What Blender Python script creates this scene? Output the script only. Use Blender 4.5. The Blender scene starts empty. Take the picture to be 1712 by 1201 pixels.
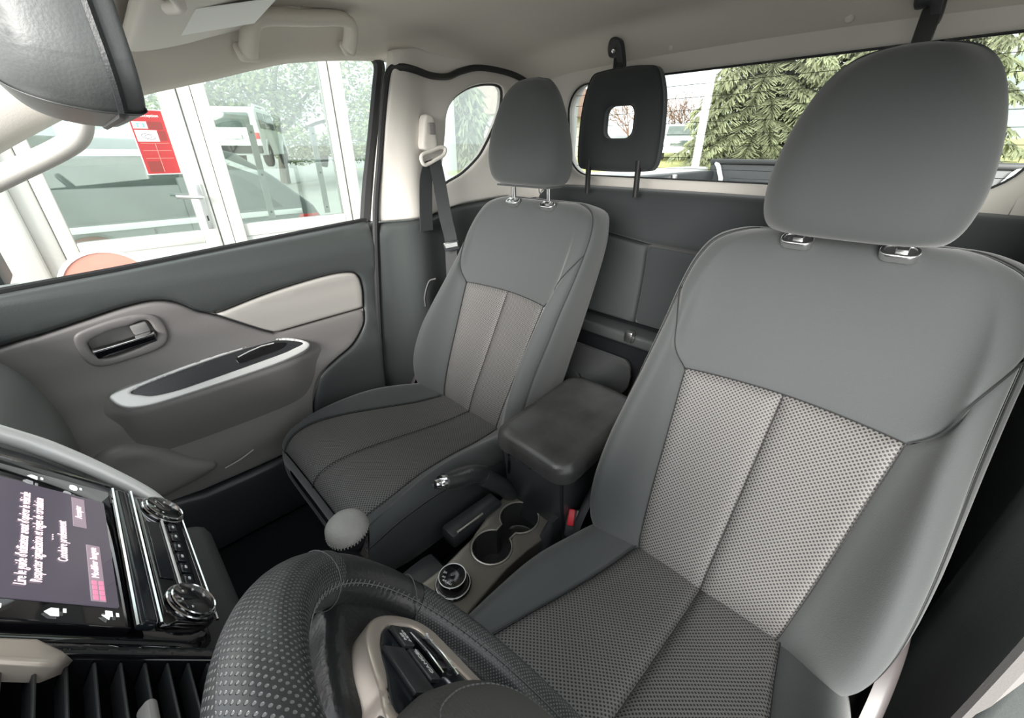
import bpy, bmesh, math, random
from mathutils import Vector, Matrix
from mathutils.geometry import delaunay_2d_cdt

random.seed(7)
SC = bpy.context.scene
COL = SC.collection
V3 = Vector
PI = math.pi

# ------------------------------------------------------------------ camera
cam = bpy.data.cameras.new('camera')
cam.sensor_fit = 'HORIZONTAL'
cam.sensor_width = 36.0
cam.lens = 690.0 / 1712.0 * 36.0
cam.clip_start = 0.01
cam.clip_end = 600
camo = bpy.data.objects.new('camera', cam)
COL.objects.link(camo)
YAW, PITCH = math.radians(45.0), math.radians(27.0)
fw = V3((-math.sin(YAW) * math.cos(PITCH), math.cos(YAW) * math.cos(PITCH), -math.sin(PITCH)))
rt = V3((math.cos(YAW), math.sin(YAW), 0))
up = rt.cross(fw)
camo.matrix_world = Matrix(((rt.x, up.x, -fw.x, 0.482), (rt.y, up.y, -fw.y, 0.0), (rt.z, up.z, -fw.z, 1.03), (0, 0, 0, 1)))
SC.camera = camo

# ------------------------------------------------------------------ sky and exposure
SC.view_settings.view_transform = 'Standard'
SC.view_settings.look = 'None'
SC.view_settings.gamma = 1.0
SC.view_settings.use_curve_mapping = False
SC.view_settings.exposure = 0.15
w = bpy.data.worlds.new('overcast_sky')
SC.world = w
w.use_nodes = True
nt = w.node_tree
nt.nodes.clear()
wo = nt.nodes.new('ShaderNodeOutputWorld')
bg = nt.nodes.new('ShaderNodeBackground')
bg.inputs[0].default_value = (0.93, 0.98, 1.0, 1)
bg.inputs[1].default_value = 1.75
nt.links.new(bg.outputs[0], wo.inputs[0])
sun = bpy.data.lights.new('sun_through_cloud', 'SUN')
sun.energy = 10.5
sun.angle = math.radians(35)
sun.color = (1.0, 0.97, 0.92)
suno = bpy.data.objects.new('sun_through_cloud', sun)
COL.objects.link(suno)
suno.rotation_euler = V3((0.36, -0.92, 0.30)).to_track_quat('Z', 'Y').to_euler()

# ------------------------------------------------------------------ materials
def newmat(name):
    m = bpy.data.materials.new(name)
    m.use_nodes = True
    n = m.node_tree.nodes
    return m, m.node_tree, n['Principled BSDF']

def pm(name, col, rough=0.5, metal=0.0, bump=0.0, scale=400.0, var=0.0, vscale=8.0, coat=0.0, sheen=0.0, spec=0.5, emit=0.0):
    m, t, b = newmat(name)
    b.inputs['Base Color'].default_value = (*col, 1)
    b.inputs['Roughness'].default_value = rough
    b.inputs['Metallic'].default_value = metal
    b.inputs['Specular IOR Level'].default_value = spec
    b.inputs['Coat Weight'].default_value = coat
    b.inputs['Coat Roughness'].default_value = 0.05
    b.inputs['Sheen Weight'].default_value = sheen
    if emit:
        b.inputs['Emission Color'].default_value = (*col, 1)
        b.inputs['Emission Strength'].default_value = emit
    if bump or var:
        tc = t.nodes.new('ShaderNodeTexCoord')
    if bump:
        nz = t.nodes.new('ShaderNodeTexNoise')
        nz.inputs['Scale'].default_value = scale
        nz.inputs['Detail'].default_value = 2
        t.links.new(tc.outputs['Object'], nz.inputs['Vector'])
        bp = t.nodes.new('ShaderNodeBump')
        bp.inputs['Strength'].default_value = bump
        bp.inputs['Distance'].default_value = 0.002
        t.links.new(nz.outputs['Fac'], bp.inputs['Height'])
        t.links.new(bp.outputs[0], b.inputs['Normal'])
    if var:
        n2 = t.nodes.new('ShaderNodeTexNoise')
        n2.inputs['Scale'].default_value = vscale
        n2.inputs['Detail'].default_value = 4
        t.links.new(tc.outputs['Object'], n2.inputs['Vector'])
        r = t.nodes.new('ShaderNodeValToRGB')
        r.color_ramp.elements[0].position = 0.3
        r.color_ramp.elements[1].position = 0.7
        r.color_ramp.elements[0].color = (*[c * (1 - var) for c in col], 1)
        r.color_ramp.elements[1].color = (*[min(1, c * (1 + var)) for c in col], 1)
        t.links.new(n2.outputs['Fac'], r.inputs[0])
        t.links.new(r.outputs[0], b.inputs['Base Color'])
    return m

def dotmat(name, c_base, c_dot, pitch, radius, rough, bump, diag=True, spec=0.3, coat=0.0, inv=False):
    """weave or perforation laid out in the UVs, which are in metres on the surface"""
    m, t, b = newmat(name)
    N, L = t.nodes, t.links
    b.inputs['Roughness'].default_value = rough
    b.inputs['Specular IOR Level'].default_value = spec
    b.inputs['Coat Weight'].default_value = coat
    uv = N.new('ShaderNodeUVMap')
    mp = N.new('ShaderNodeMapping')
    mp.inputs['Scale'].default_value = (1 / pitch, 1 / pitch, 1)
    mp.inputs['Rotation'].default_value = (0, 0, PI / 4 if diag else 0)
    L.new(uv.outputs[0], mp.inputs[0])
    fr = N.new('ShaderNodeVectorMath'); fr.operation = 'FRACTION'
    L.new(mp.outputs[0], fr.inputs[0])
    sb = N.new('ShaderNodeVectorMath'); sb.operation = 'SUBTRACT'
    sb.inputs[1].default_value = (0.5, 0.5, 0)
    L.new(fr.outputs[0], sb.inputs[0])
    ml = N.new('ShaderNodeVectorMath'); ml.operation = 'MULTIPLY'
    ml.inputs[1].default_value = (1, 1, 0)
    L.new(sb.outputs[0], ml.inputs[0])
    ln = N.new('ShaderNodeVectorMath'); ln.operation = 'LENGTH'
    L.new(ml.outputs[0], ln.inputs[0])
    mr = N.new('ShaderNodeMapRange'); mr.interpolation_type = 'SMOOTHSTEP'
    mr.inputs[1].default_value = radius * 0.75
    mr.inputs[2].default_value = radius * 1.25
    L.new(ln.outputs['Value'], mr.inputs[0])
    mx = N.new('ShaderNodeMix'); mx.data_type = 'RGBA'
    mx.inputs[6].default_value = (*c_dot, 1)
    mx.inputs[7].default_value = (*c_base, 1)
    L.new(mr.outputs[0], mx.inputs[0])
    L.new(mx.outputs[2], b.inputs['Base Color'])
    bp = N.new('ShaderNodeBump')
    bp.inputs['Strength'].default_value = bump
    bp.inputs['Distance'].default_value = 0.0015
    bp.invert = inv
    L.new(mr.outputs[0], bp.inputs['Height'])
    L.new(bp.outputs[0], b.inputs['Normal'])
    return m

def glassmat(name, tint=(0.95, 0.98, 0.96), refl=0.02):
    m = bpy.data.materials.new(name)
    m.use_nodes = True
    t = m.node_tree
    t.nodes.clear()
    o = t.nodes.new('ShaderNodeOutputMaterial')
    tr = t.nodes.new('ShaderNodeBsdfTransparent'); tr.inputs[0].default_value = (*tint, 1)
    gl = t.nodes.new('ShaderNodeBsdfGlossy'); gl.inputs['Roughness'].default_value = 0.02
    lw = t.nodes.new('ShaderNodeFresnel'); lw.inputs[0].default_value = 1.35
    ad = t.nodes.new('ShaderNodeMath'); ad.operation = 'MAXIMUM'; ad.inputs[1].default_value = refl
    mx = t.nodes.new('ShaderNodeMixShader')
    t.links.new(lw.outputs[0], ad.inputs[0]); t.links.new(ad.outputs[0], mx.inputs[0])
    t.links.new(tr.outputs[0], mx.inputs[1]); t.links.new(gl.outputs[0], mx.inputs[2])
    t.links.new(mx.outputs[0], o.inputs[0])
    return m

M = {}
M['fabric'] = pm('grey_seat_cloth', (0.053, 0.058, 0.059), 0.8, bump=0.25, scale=900, sheen=0.25, spec=0.3)
M['mesh'] = dotmat('woven_seat_cloth', (0.125, 0.122, 0.118), (0.018, 0.018, 0.020), 0.0052, 0.30, 0.62, 0.5, spec=0.4)
M['rearcloth'] = pm('dark_bench_cloth', (0.036, 0.041, 0.043), 0.85, bump=0.2, scale=800, sheen=0.15, spec=0.25)
M['rearmesh'] = pm('bench_centre_cloth', (0.052, 0.058, 0.060), 0.8, bump=0.3, scale=500, spec=0.3)
M['black'] = pm('black_plastic', (0.022, 0.024, 0.026), 0.5, bump=0.15, scale=700)
M['darkpad'] = pm('dark_grey_door_plastic', (0.050, 0.056, 0.056), 0.40, bump=0.12, scale=500, spec=0.5)
M['midgrey'] = pm('warm_grey_door_plastic', (0.185, 0.176, 0.172), 0.45, bump=0.12, scale=500)
M['handlegrey'] = pm('grey_handle_plastic', (0.24, 0.233, 0.225), 0.4)
M['lightgrey'] = pm('light_grey_door_cloth', (0.36, 0.345, 0.325), 0.8, bump=0.15, scale=700)
M['beige'] = pm('beige_trim_plastic', (0.66, 0.63, 0.585), 0.6, bump=0.12, scale=400)
M['headliner'] = pm('beige_headliner_felt', (0.66, 0.615, 0.555), 0.95, bump=0.2, scale=600, spec=0.1)
M['visor'] = pm('pale_grey_visor_vinyl', (0.66, 0.63, 0.585), 0.7, bump=0.15, scale=500)
M['gloss'] = pm('piano_black', (0.006, 0.006, 0.008), 0.06, coat=0.6)
M['glossgrey'] = pm('smoked_grey_panel', (0.012, 0.016, 0.02), 0.12)
M['chrome'] = pm('chrome', (0.85, 0.85, 0.87), 0.12, metal=1)
M['silver'] = pm('satin_silver_paint', (0.78, 0.78, 0.77), 0.38, metal=0.25)
M['steel'] = pm('brushed_steel', (0.7, 0.7, 0.7), 0.3, metal=1)
M['carpet'] = pm('black_carpet', (0.012, 0.013, 0.015), 0.95, bump=0.6, scale=300, spec=0.1)
M['leather'] = pm('black_leather', (0.024, 0.025, 0.026), 0.30, bump=0.35, scale=180, coat=0.15)
M['perf'] = dotmat('perforated_black_leather', (0.03, 0.032, 0.034), (0.13, 0.135, 0.135), 0.0031, 0.25, 0.32, 0.6, spec=0.6)
M['hub'] = pm('soft_black_vinyl', (0.075, 0.073, 0.068), 0.55, bump=0.3, scale=300)
M['thread'] = pm('grey_thread', (0.11, 0.113, 0.113), 0.8)
M['knobtop'] = pm('grey_leather_knob', (0.23, 0.225, 0.215), 0.5, bump=0.4, scale=260)
M['consolegrey'] = pm('dark_metallic_console', (0.20, 0.185, 0.16), 0.32, metal=0.45, bump=0.05)
M['consoleblk'] = pm('satin_black_console', (0.032, 0.034, 0.037), 0.30, bump=0.12, scale=500)
M['lid'] = pm('scuffed_black_lid', (0.038, 0.038, 0.037), 0.27, bump=0.15, scale=500, var=0.25, vscale=14)
M['red'] = pm('red_buckle_plastic', (0.62, 0.03, 0.045), 0.4)
M['belt'] = pm('black_belt_webbing', (0.028, 0.030, 0.032), 0.6, bump=0.4, scale=900)
M['rubber'] = pm('black_rubber_seal', (0.012, 0.012, 0.013), 0.55)
M['screen'] = pm('lit_screen', (0.085, 0.074, 0.095), 0.15, emit=0.8)
M['screenbtn'] = pm('lit_screen_button', (0.26, 0.20, 0.235), 0.2, emit=1.0)
M['screentext'] = pm('lit_screen_text', (0.95, 0.72, 0.78), 0.3, emit=1.0)
M['screenred'] = pm('lit_screen_red', (0.80, 0.22, 0.35), 0.3, emit=0.9)
M['icon'] = pm('backlit_icon', (0.9, 0.92, 0.92), 0.3, emit=0.8)
M['print'] = pm('white_print', (0.75, 0.75, 0.74), 0.5)
M['paper'] = pm('white_label_paper', (0.80, 0.80, 0.78), 0.6)
M['warm'] = pm('warm_satin_silver', (0.68, 0.60, 0.53), 0.33, metal=0.6)
M['mirror'] = pm('mirror_housing_plastic', (0.085, 0.090, 0.090), 0.45, bump=0.1, scale=500)
M['mglass'] = pm('mirror_glass', (0.8, 0.82, 0.82), 0.02, metal=1)
M['glass'] = glassmat('window_glass')
M['sglass'] = glassmat('shop_glass', (0.86, 0.93, 0.90), 0.26)
M['whiteframe'] = pm('white_aluminium_frame', (0.60, 0.595, 0.565), 0.45)
M['whitewall'] = pm('white_panel', (0.68, 0.69, 0.67), 0.6)
M['stickerred'] = pm('red_sticker', (0.34, 0.022, 0.024), 0.5)
M['stickerdark'] = pm('dark_red_sticker', (0.20, 0.025, 0.022), 0.5)
M['teal'] = pm('teal_print', (0.15, 0.42, 0.40), 0.5)
M['greyink'] = pm('grey_print', (0.18, 0.18, 0.2), 0.5)
M['pink'] = pm('faded_red_sign', (0.62, 0.26, 0.21), 0.6)
M['carbody'] = pm('grey_green_car_paint', (0.14, 0.165, 0.155), 0.3, coat=0.3)
M['carglass'] = pm('dark_car_glass', (0.11, 0.135, 0.125), 0.08, var=0.2, vscale=3.0)
M['carwhite'] = pm('white_car_paint', (0.75, 0.77, 0.76), 0.3, coat=0.3)
M['carsilver'] = pm('silver_car_paint', (0.42, 0.44, 0.45), 0.3, metal=0.3)
M['taillight'] = pm('red_tail_lamp', (0.6, 0.05, 0.05), 0.2)
M['tyre'] = pm('tyre_rubber', (0.02, 0.02, 0.02), 0.8)
M['asphalt'] = pm('pale_paving', (0.46, 0.46, 0.44), 0.85, bump=0.3, scale=60, var=0.08, vscale=1.5)
M['grass'] = pm('spring_grass', (0.42, 0.43, 0.17), 0.9, bump=0.6, scale=20, var=0.25, vscale=3.0)
M['needles'] = pm('spruce_needles', (0.165, 0.185, 0.105), 0.8, var=0.5, vscale=2.2)
M['needlesdark'] = pm('cedar_needles', (0.11, 0.125, 0.07), 0.8, var=0.5, vscale=2.2)
M['leaves'] = pm('young_leaves', (0.26, 0.31, 0.15), 0.7, var=0.45, vscale=2.5)
M['bark'] = pm('grey_bark', (0.10, 0.085, 0.07), 0.9, bump=0.5, scale=30)
M['twig'] = pm('bare_brown_twigs', (0.18, 0.11, 0.075), 0.9)
M['render'] = pm('white_house_render', (0.66, 0.64, 0.60), 0.8)
M['rooftile'] = pm('brown_roof_tiles', (0.26, 0.17, 0.14), 0.8, var=0.2, vscale=4)
M['liner'] = pm('black_bed_liner', (0.03, 0.033, 0.036), 0.45, bump=0.3, scale=40)
M['hill'] = pm('hazy_hill', (0.22, 0.27, 0.25), 0.9)
M['seatplastic'] = pm('brown_grey_seat_plastic', (0.072, 0.064, 0.064), 0.38)
M['dashgrey'] = pm('green_grey_dash_plastic', (0.115, 0.122, 0.118), 0.5, bump=0.12, scale=500)
M['seam'] = pm('seam_groove_shade', (0.012, 0.012, 0.013), 0.8)  # near-black lines stand in for the shade inside the seam grooves
M['rimglint'] = pm('rim_highlight_silver', (0.38, 0.36, 0.33), 0.3, metal=0.6)  # pale tone imitates the highlight along the cup holder edge

# ------------------------------------------------------------------ object helpers
W = {}
def wpos(o):
    return W[o.name] if o is not None else V3((0, 0, 0))

def tag(o, label=None, cat=None, group=None, kind=None):
    if label: o['label'] = label
    if cat: o['category'] = cat
    if group: o['group'] = group
    if kind: o['kind'] = kind
    return o

def thing(name, loc, label, cat, group=None):
    o = bpy.data.objects.new(name, None)
    o.empty_display_size = 0.05
    COL.objects.link(o)
    o.location = loc
    W[o.name] = V3(loc)
    return tag(o, label, cat, group)

def mk(name, vf, mat, par=None, smooth=True, label=None, cat=None, group=None, kind=None, uvs=None, sharp=40):
    V, F = vf
    V = [V3(v) for v in V]
    lo = V3((min(v.x for v in V), min(v.y for v in V), min(v.z for v in V)))
    hi = V3((max(v.x for v in V), max(v.y for v in V), max(v.z for v in V)))
    c = (lo + hi) / 2
    me = bpy.data.meshes.new(name)
    me.from_pydata([tuple(v - c) for v in V], [], [tuple(f) for f in F])
    me.validate()
    if uvs is not None:
        ul = me.uv_layers.new(name='UVMap')
        for lp in me.loops:
            ul.data[lp.index].uv = uvs[lp.vertex_index]
    bm = bmesh.new(); bm.from_mesh(me)
    bmesh.ops.recalc_face_normals(bm, faces=bm.faces)
    bm.to_mesh(me); bm.free()
    if smooth:
        me.polygons.foreach_set('use_smooth', [True] * len(me.polygons))
        if sharp:
            me.set_sharp_from_angle(angle=math.radians(sharp))
    me.materials.append(M[mat] if isinstance(mat, str) else mat)
    o = bpy.data.objects.new(name, me)
    COL.objects.link(o)
    o.parent = par
    o.location = c - wpos(par)
    W[o.name] = c
    return tag(o, label, cat, group, kind)

def merge(*parts):
    V, F = [], []
    for v, f in parts:
        b = len(V)
        V += [V3(p) for p in v]
        F += [tuple(i + b for i in q) for q in f]
    return V, F

def xf(vf, mat4):
    return [mat4 @ V3(v) for v in vf[0]], vf[1]

def frame(origin, ex, ey, ez=None):
    ex = V3(ex).normalized(); ey = V3(ey)
    ez = ex.cross(ey).normalized() if ez is None else V3(ez).normalized()
    ey = ez.cross(ex).normalized()
    o = V3(origin)
    return Matrix(((ex.x, ey.x, ez.x, o.x), (ex.y, ey.y, ez.y, o.y), (ex.z, ey.z, ez.z, o.z), (0, 0, 0, 1)))

def rbox(c, s, r=0.004, seg=2, mat4=None):
    bm = bmesh.new()
    bmesh.ops.create_cube(bm, size=1.0)
    for v in bm.verts:
        v.co = V3((v.co.x * s[0], v.co.y * s[1], v.co.z * s[2]))
    r = min(r, min(s) * 0.49)
    if r > 0:
        bmesh.ops.bevel(bm, geom=bm.edges[:] , offset=r, segments=seg, profile=0.5, affect='EDGES')
    bm.verts.index_update()
    V = [v.co + V3(c) if mat4 is None else mat4 @ (v.co + V3(c)) for v in bm.verts]
    F = [[v.index for v in f.verts] for f in bm.faces]
    bm.free()
    return V, F

def box2(lo, hi, r=0.004, seg=2):
    lo, hi = V3(lo), V3(hi)
    return rbox((lo + hi) / 2, hi - lo, r, seg)

def lathe(prof, n=28, mat4=None, cap=True):
    V, F = [], []
    for (r, z) in prof:
        for i in range(n):
            a = 2 * PI * i / n
            V.append(V3((r * math.cos(a), r * math.sin(a), z)))
    for j in range(len(prof) - 1):
        for i in range(n):
            k = (i + 1) % n
            F.append((j * n + i, j * n + k, (j + 1) * n + k, (j + 1) * n + i))
    if cap and prof[0][0] > 1e-5: F.append(tuple(range(n))[::-1])
    if cap and prof[-1][0] > 1e-5: F.append(tuple((len(prof) - 1) * n + i for i in range(n)))
    if mat4 is not None: V = [mat4 @ v for v in V]
    return V, F

def cr(p0, p1, p2, p3, t):
    return 0.5 * ((2 * p1) + (p2 - p0) * t + (2 * p0 - 5 * p1 + 4 * p2 - p3) * t * t + (3 * p1 - p0 - 3 * p2 + p3) * t * t * t)

def crs(P, u, closed=False):
    """Catmull-Rom through P at parameter u (index units)"""
    n = len(P)
    if closed:
        i = math.floor(u); t = u - i
        return cr(P[(i - 1) % n], P[i % n], P[(i + 1) % n], P[(i + 2) % n], t)
    u = max(0.0, min(n - 1.0, u))
    i = min(int(u), n - 2); t = u - i
    p0 = P[i - 1] if i > 0 else 2 * P[0] - P[1]
    p3 = P[i + 2] if i + 2 < n else 2 * P[-1] - P[-2]
    return cr(p0, P[i], P[i + 1], p3, t)

def spline(pts, n, closed=False):
    P = [V3(p) for p in pts]
    if closed:
        return [crs(P, len(P) * i / n, True) for i in range(n)]
    return [crs(P, (len(P) - 1) * i / n) for i in range(n + 1)]

def tube(path, r, n=10, closed=False, flat=1.0, upv=None):
    P = [V3(p) for p in path]
    m = len(P)
    rr = r if isinstance(r, (list, tuple)) else [r] * m
    V, F = [], []
    ref = None
    for i in range(m):
        a = P[(i - 1) % m] if (closed or i > 0) else P[i]
        b = P[(i + 1) % m] if (closed or i < m - 1) else P[i]
        t = (b - a).normalized()
        if ref is None:
            ref = V3(upv) if upv else (V3((0, 0, 1)) if abs(t.z) < 0.9 else V3((1, 0, 0)))
        if upv: ref = V3(upv)
        x = (ref - t * ref.dot(t)).normalized()
        y = t.cross(x)
        ref = x
        for k in range(n):
            an = 2 * PI * k / n
            V.append(P[i] + x * (rr[i] * math.cos(an)) + y * (rr[i] * flat * math.sin(an)))
    for i in range(m if closed else m - 1):
        for k in range(n):
            i2 = (i + 1) % m; k2 = (k + 1) % n
            F.append((i * n + k, i * n + k2, i2 * n + k2, i2 * n + k))
    if not closed:
        F.append(tuple(range(n))[::-1]); F.append(tuple((m - 1) * n + k for k in range(n)))
    return V, F

def gridmesh(G, closed_u=False):
    """G[j][i] points -> quads"""
    nj, ni = len(G), len(G[0])
    V = [p for row in G for p in row]
    F = []
    for j in range(nj - 1):
        for i in range(ni if closed_u else ni - 1):
            k = (i + 1) % ni
            F.append((j * ni + i, j * ni + k, (j + 1) * ni + k, (j + 1) * ni + i))
    return V, F

def surf(ctrl, nu, nv):
    """smooth surface through a control grid ctrl[row][col]"""
    C = [[V3(p) for p in r] for r in ctrl]
    rows = [[crs(r, (len(r) - 1) * i / nu) for i in range(nu + 1)] for r in C]
    G = []
    for j in range(nv + 1):
        v = (len(rows) - 1) * j / nv
        G.append([crs([rows[k][i] for k in range(len(rows))], v) for i in range(nu + 1)])
    return G

def slab(G, off):
    """give a grid surface real thickness along a fixed offset"""
    V, F = gridmesh(G)
    n = len(V); off = V3(off)
    V2 = V + [v + off for v in V]
    F2 = list(F) + [tuple(i + n for i in f[::-1]) for f in F]
    nj, ni = len(G), len(G[0])
    def idx(j, i): return j * ni + i
    for i in range(ni - 1):
        F2.append((idx(0, i), idx(0, i + 1), idx(0, i + 1) + n, idx(0, i) + n))
        F2.append((idx(nj - 1, i), idx(nj - 1, i + 1), idx(nj - 1, i + 1) + n, idx(nj - 1, i) + n))
    for j in range(nj - 1):
        F2.append((idx(j, 0), idx(j + 1, 0), idx(j + 1, 0) + n, idx(j, 0) + n))
        F2.append((idx(j, ni - 1), idx(j + 1, ni - 1), idx(j + 1, ni - 1) + n, idx(j, ni - 1) + n))
    return V2, F2

def ringmesh(rows, nu, nv, capends=True):
    """closed loft: rows = list of closed loops (same length)"""
    R_ = [[V3(p) for p in r] for r in rows]
    n = len(R_[0])
    loops = [[crs(r, n * i / nu, True) for i in range(nu)] for r in R_]
    G = []
    for j in range(nv + 1):
        v = (len(loops) - 1) * j / nv
        G.append([crs([loops[k][i] for k in range(len(loops))], v) for i in range(nu)])
    V, F = gridmesh(G, True)
    if capends:
        F.append(tuple(range(nu))[::-1]); F.append(tuple(nv * nu + i for i in range(nu)))
    return V, F

def loop_rect(cx, cy, hx, hy, r, n=6):
    """rounded rectangle outline, counter-clockwise 2D"""
    out = []
    r = min(r, hx * 0.999, hy * 0.999)
    for (sx, sy, a0) in ((1, 1, 0), (-1, 1, 90), (-1, -1, 180), (1, -1, 270)):
        for k in range(n + 1):
            a = math.radians(a0 + 90 * k / n)
            out.append((cx + sx * (hx - r) + r * math.cos(a), cy + sy * (hy - r) + r * math.sin(a)))
    return out

def inside(p, poly):
    x, y = p; c = False; n = len(poly); j = n - 1
    for i in range(n):
        xi, yi = poly[i]; xj, yj = poly[j]
        if (yi > y) != (yj > y) and x < (xj - xi) * (y - yi) / (yj - yi) + xi: c = not c
        j = i
    return c

def bdist(p, poly):
    d = 1e9; n = len(poly)
    for i in range(n):
        ax, ay = poly[i]; bx, by = poly[(i + 1) % n]
        dx, dy = bx - ax, by - ay
        L = dx * dx + dy * dy
        t = 0 if L < 1e-14 else max(0, min(1, ((p[0] - ax) * dx + (p[1] - ay) * dy) / L))
        d = min(d, math.hypot(p[0] - ax - t * dx, p[1] - ay - t * dy))
    return d

def resample(poly, step):
    out = []; n = len(poly)
    for i in range(n):
        a, b = poly[i], poly[(i + 1) % n]
        L = math.hypot(b[0] - a[0], b[1] - a[1])
        k = max(1, round(L / step))
        for j in range(k):
            out.append((a[0] + (b[0] - a[0]) * j / k, a[1] + (b[1] - a[1]) * j / k))
    return out

def smooth2(pts, n):
    return [(p.x, p.y) for p in spline([(a, b, 0) for a, b in pts], n, True)]

def plate(outline, mp, r=0.004, depth=0.01, step=0.012, holes=()):
    """pillow-edged plate over a 2D outline; mp(p, q, e) maps to space, e = height over the base surface"""
    polys = [resample(list(outline), step)] + [resample(list(h), step) for h in holes]
    def ok(p):
        return inside(p, polys[0]) and not any(inside(p, h) for h in polys[1:])
    def dist(p):
        return min(bdist(p, h) for h in polys)
    pts, edges, rings = [], [], []
    for poly in polys:
        b = len(pts); n = len(poly)
        pts += poly
        edges += [(b + i, b + (i + 1) % n) for i in range(n)]
        rings.append((b, n))
    for poly in polys:
        n = len(poly)
        for d in (r * 0.12, r * 0.45, r):
            for i in range(n):
                a, c = poly[i - 1], poly[(i + 1) % n]
                tx, ty = c[0] - a[0], c[1] - a[1]
                L = math.hypot(tx, ty) or 1
                for s in (1, -1):
                    q = (poly[i][0] - s * ty / L * d, poly[i][1] + s * tx / L * d)
                    if ok(q) and dist(q) > d * 0.85: pts.append(q)
    xs = [p[0] for p in polys[0]]; ys = [p[1] for p in polys[0]]
    nx = int((max(xs) - min(xs)) / step) + 1; ny = int((max(ys) - min(ys)) / step) + 1
    for i in range(nx + 1):
        for j in range(ny + 1):
            q = (min(xs) + (i + 0.5) * step + 1e-5 * j, min(ys) + (j + 0.5) * step)
            if ok(q) and dist(q) > r + step * 0.35: pts.append(q)
    vo, eo, fo, ov, oe, of = delaunay_2d_cdt([V3((p[0], p[1])) for p in pts], edges, [], 0, 1e-7)
    F = []
    for f in fo:
        cx = sum(vo[i][0] for i in f) / len(f); cy = sum(vo[i][1] for i in f) / len(f)
        if ok((cx, cy)): F.append(tuple(f))
    used = sorted({i for f in F for i in f})
    remap = {i: k for k, i in enumerate(used)}
    F = [tuple(remap[i] for i in f) for f in F]
    V = []
    for i in used:
        p = (vo[i][0], vo[i][1]); d = dist(p)
        e = 0.0 if d >= r else -r + math.sqrt(max(0, r * r - (r - d) ** 2))
        V.append(V3(mp(p[0], p[1], e)))
    cnt = {}
    for f in F:
        for i in range(len(f)):
            a, b = f[i], f[(i + 1) % len(f)]
            k = (min(a, b), max(a, b))
            cnt.setdefault(k, []).append((a, b))
    base = {}
    inv = used
    for k, l in cnt.items():
        if len(l) == 1:
            a, b = l[0]
            for q in (a, b):
                if q not in base:
                    base[q] = len(V)
                    i = inv[q]
                    V.append(V3(mp(vo[i][0], vo[i][1], -r - depth)))
            F.append((b, a, base[a], base[b]))
    return V, F

def planemap(origin, ex, ey, nrm=None):
    o, ex, ey = V3(origin), V3(ex).normalized(), V3(ey).normalized()
    nn = V3(nrm).normalized() if nrm is not None else ex.cross(ey).normalized()
    return lambda p, q, e: o + ex * p + ey * q + nn * e

def text(name, s, size, origin, ex, ey, mat, par, depth=0.0006, align='LEFT', sx=1.0):
    cu = bpy.data.curves.new(name, 'FONT')
    cu.body = s; cu.size = size; cu.align_x = align; cu.align_y = 'CENTER'
    cu.extrude = depth; cu.resolution_u = 3
    o = bpy.data.objects.new(name, cu)
    COL.objects.link(o)
    dg = bpy.context.evaluated_depsgraph_get()
    me = bpy.data.meshes.new_from_object(o.evaluated_get(dg))
    V = [v.co.copy() for v in me.vertices]; F = [tuple(p.vertices) for p in me.polygons]
    bpy.data.objects.remove(o); bpy.data.curves.remove(cu); bpy.data.meshes.remove(me)
    m4 = frame(origin, ex, ey)
    V = [m4 @ V3((v.x * sx, v.y, v.z)) for v in V]
    return mk(name, (V, F), mat, par, smooth=False)

# ================================================================== CAB SHELL
def lerp_table(tb, x):
    if x <= tb[0][0]: return tb[0][1]
    for (a, b), (c, d) in zip(tb, tb[1:]):
        if x <= c:
            t = (x - a) / (c - a); t = t * t * (3 - 2 * t)
            return b + (d - b) * t
    return tb[-1][1]

mk('floor', merge(box2((-0.76, -0.95, -0.05), (0.72, 1.42, 0.0), 0.005),
                  box2((-0.16, -0.75, -0.01), (0.16, 0.95, 0.10), 0.05, 3)), 'carpet', kind='structure', label='black carpeted cab floor with centre tunnel')

ceil_rows = [(0.06, 1.100, 1.135, 1.165, 1.190, 1.205), (0.17, 1.138, 1.180, 1.222, 1.246, 1.258), (0.30, 1.175, 1.222, 1.268, 1.290, 1.302), (0.40, 1.205, 1.250, 1.290, 1.308, 1.318),
             (0.50, 1.229, 1.272, 1.302, 1.317, 1.327), (0.70, 1.253, 1.290, 1.314, 1.328, 1.337), (0.95, 1.256, 1.290, 1.314, 1.328, 1.337),
             (1.12, 1.254, 1.287, 1.310, 1.324, 1.334), (1.20, 1.246, 1.280, 1.305, 1.318, 1.328), (1.26, 1.224, 1.254, 1.276, 1.288, 1.296), (1.345, 1.180, 1.206, 1.224, 1.236, 1.243)]
ctrl = []
for (y, ze, za, zs, zm, zc) in ceil_rows:
    half = [(0.745, ze - 0.012), (0.715, ze), (0.690, za), (0.630, zs), (0.45, zm)]
    ctrl.append([(-x, y, z) for x, z in half] + [(0, y, zc)] + [(x, y, z) for x, z in half[::-1]])
ceiling = mk('ceiling', slab(surf(ctrl, 48, 48), (0, 0, 0.035)), 'headliner', kind='structure', label='beige felt headliner over the whole cab')
for (x, y, z) in ((-0.193, 1.285, 1.276), (0.205, 1.285, 1.275)):
    mk('trim_clip', lathe([(0.0, 0.003), (0.006, 0.002), (0.0085, -0.001)], 16, frame((x, y, z), (1, 0, 0), (0, 0.35, -0.93), (0, -0.93, -0.35))), 'beige', ceiling)

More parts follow.
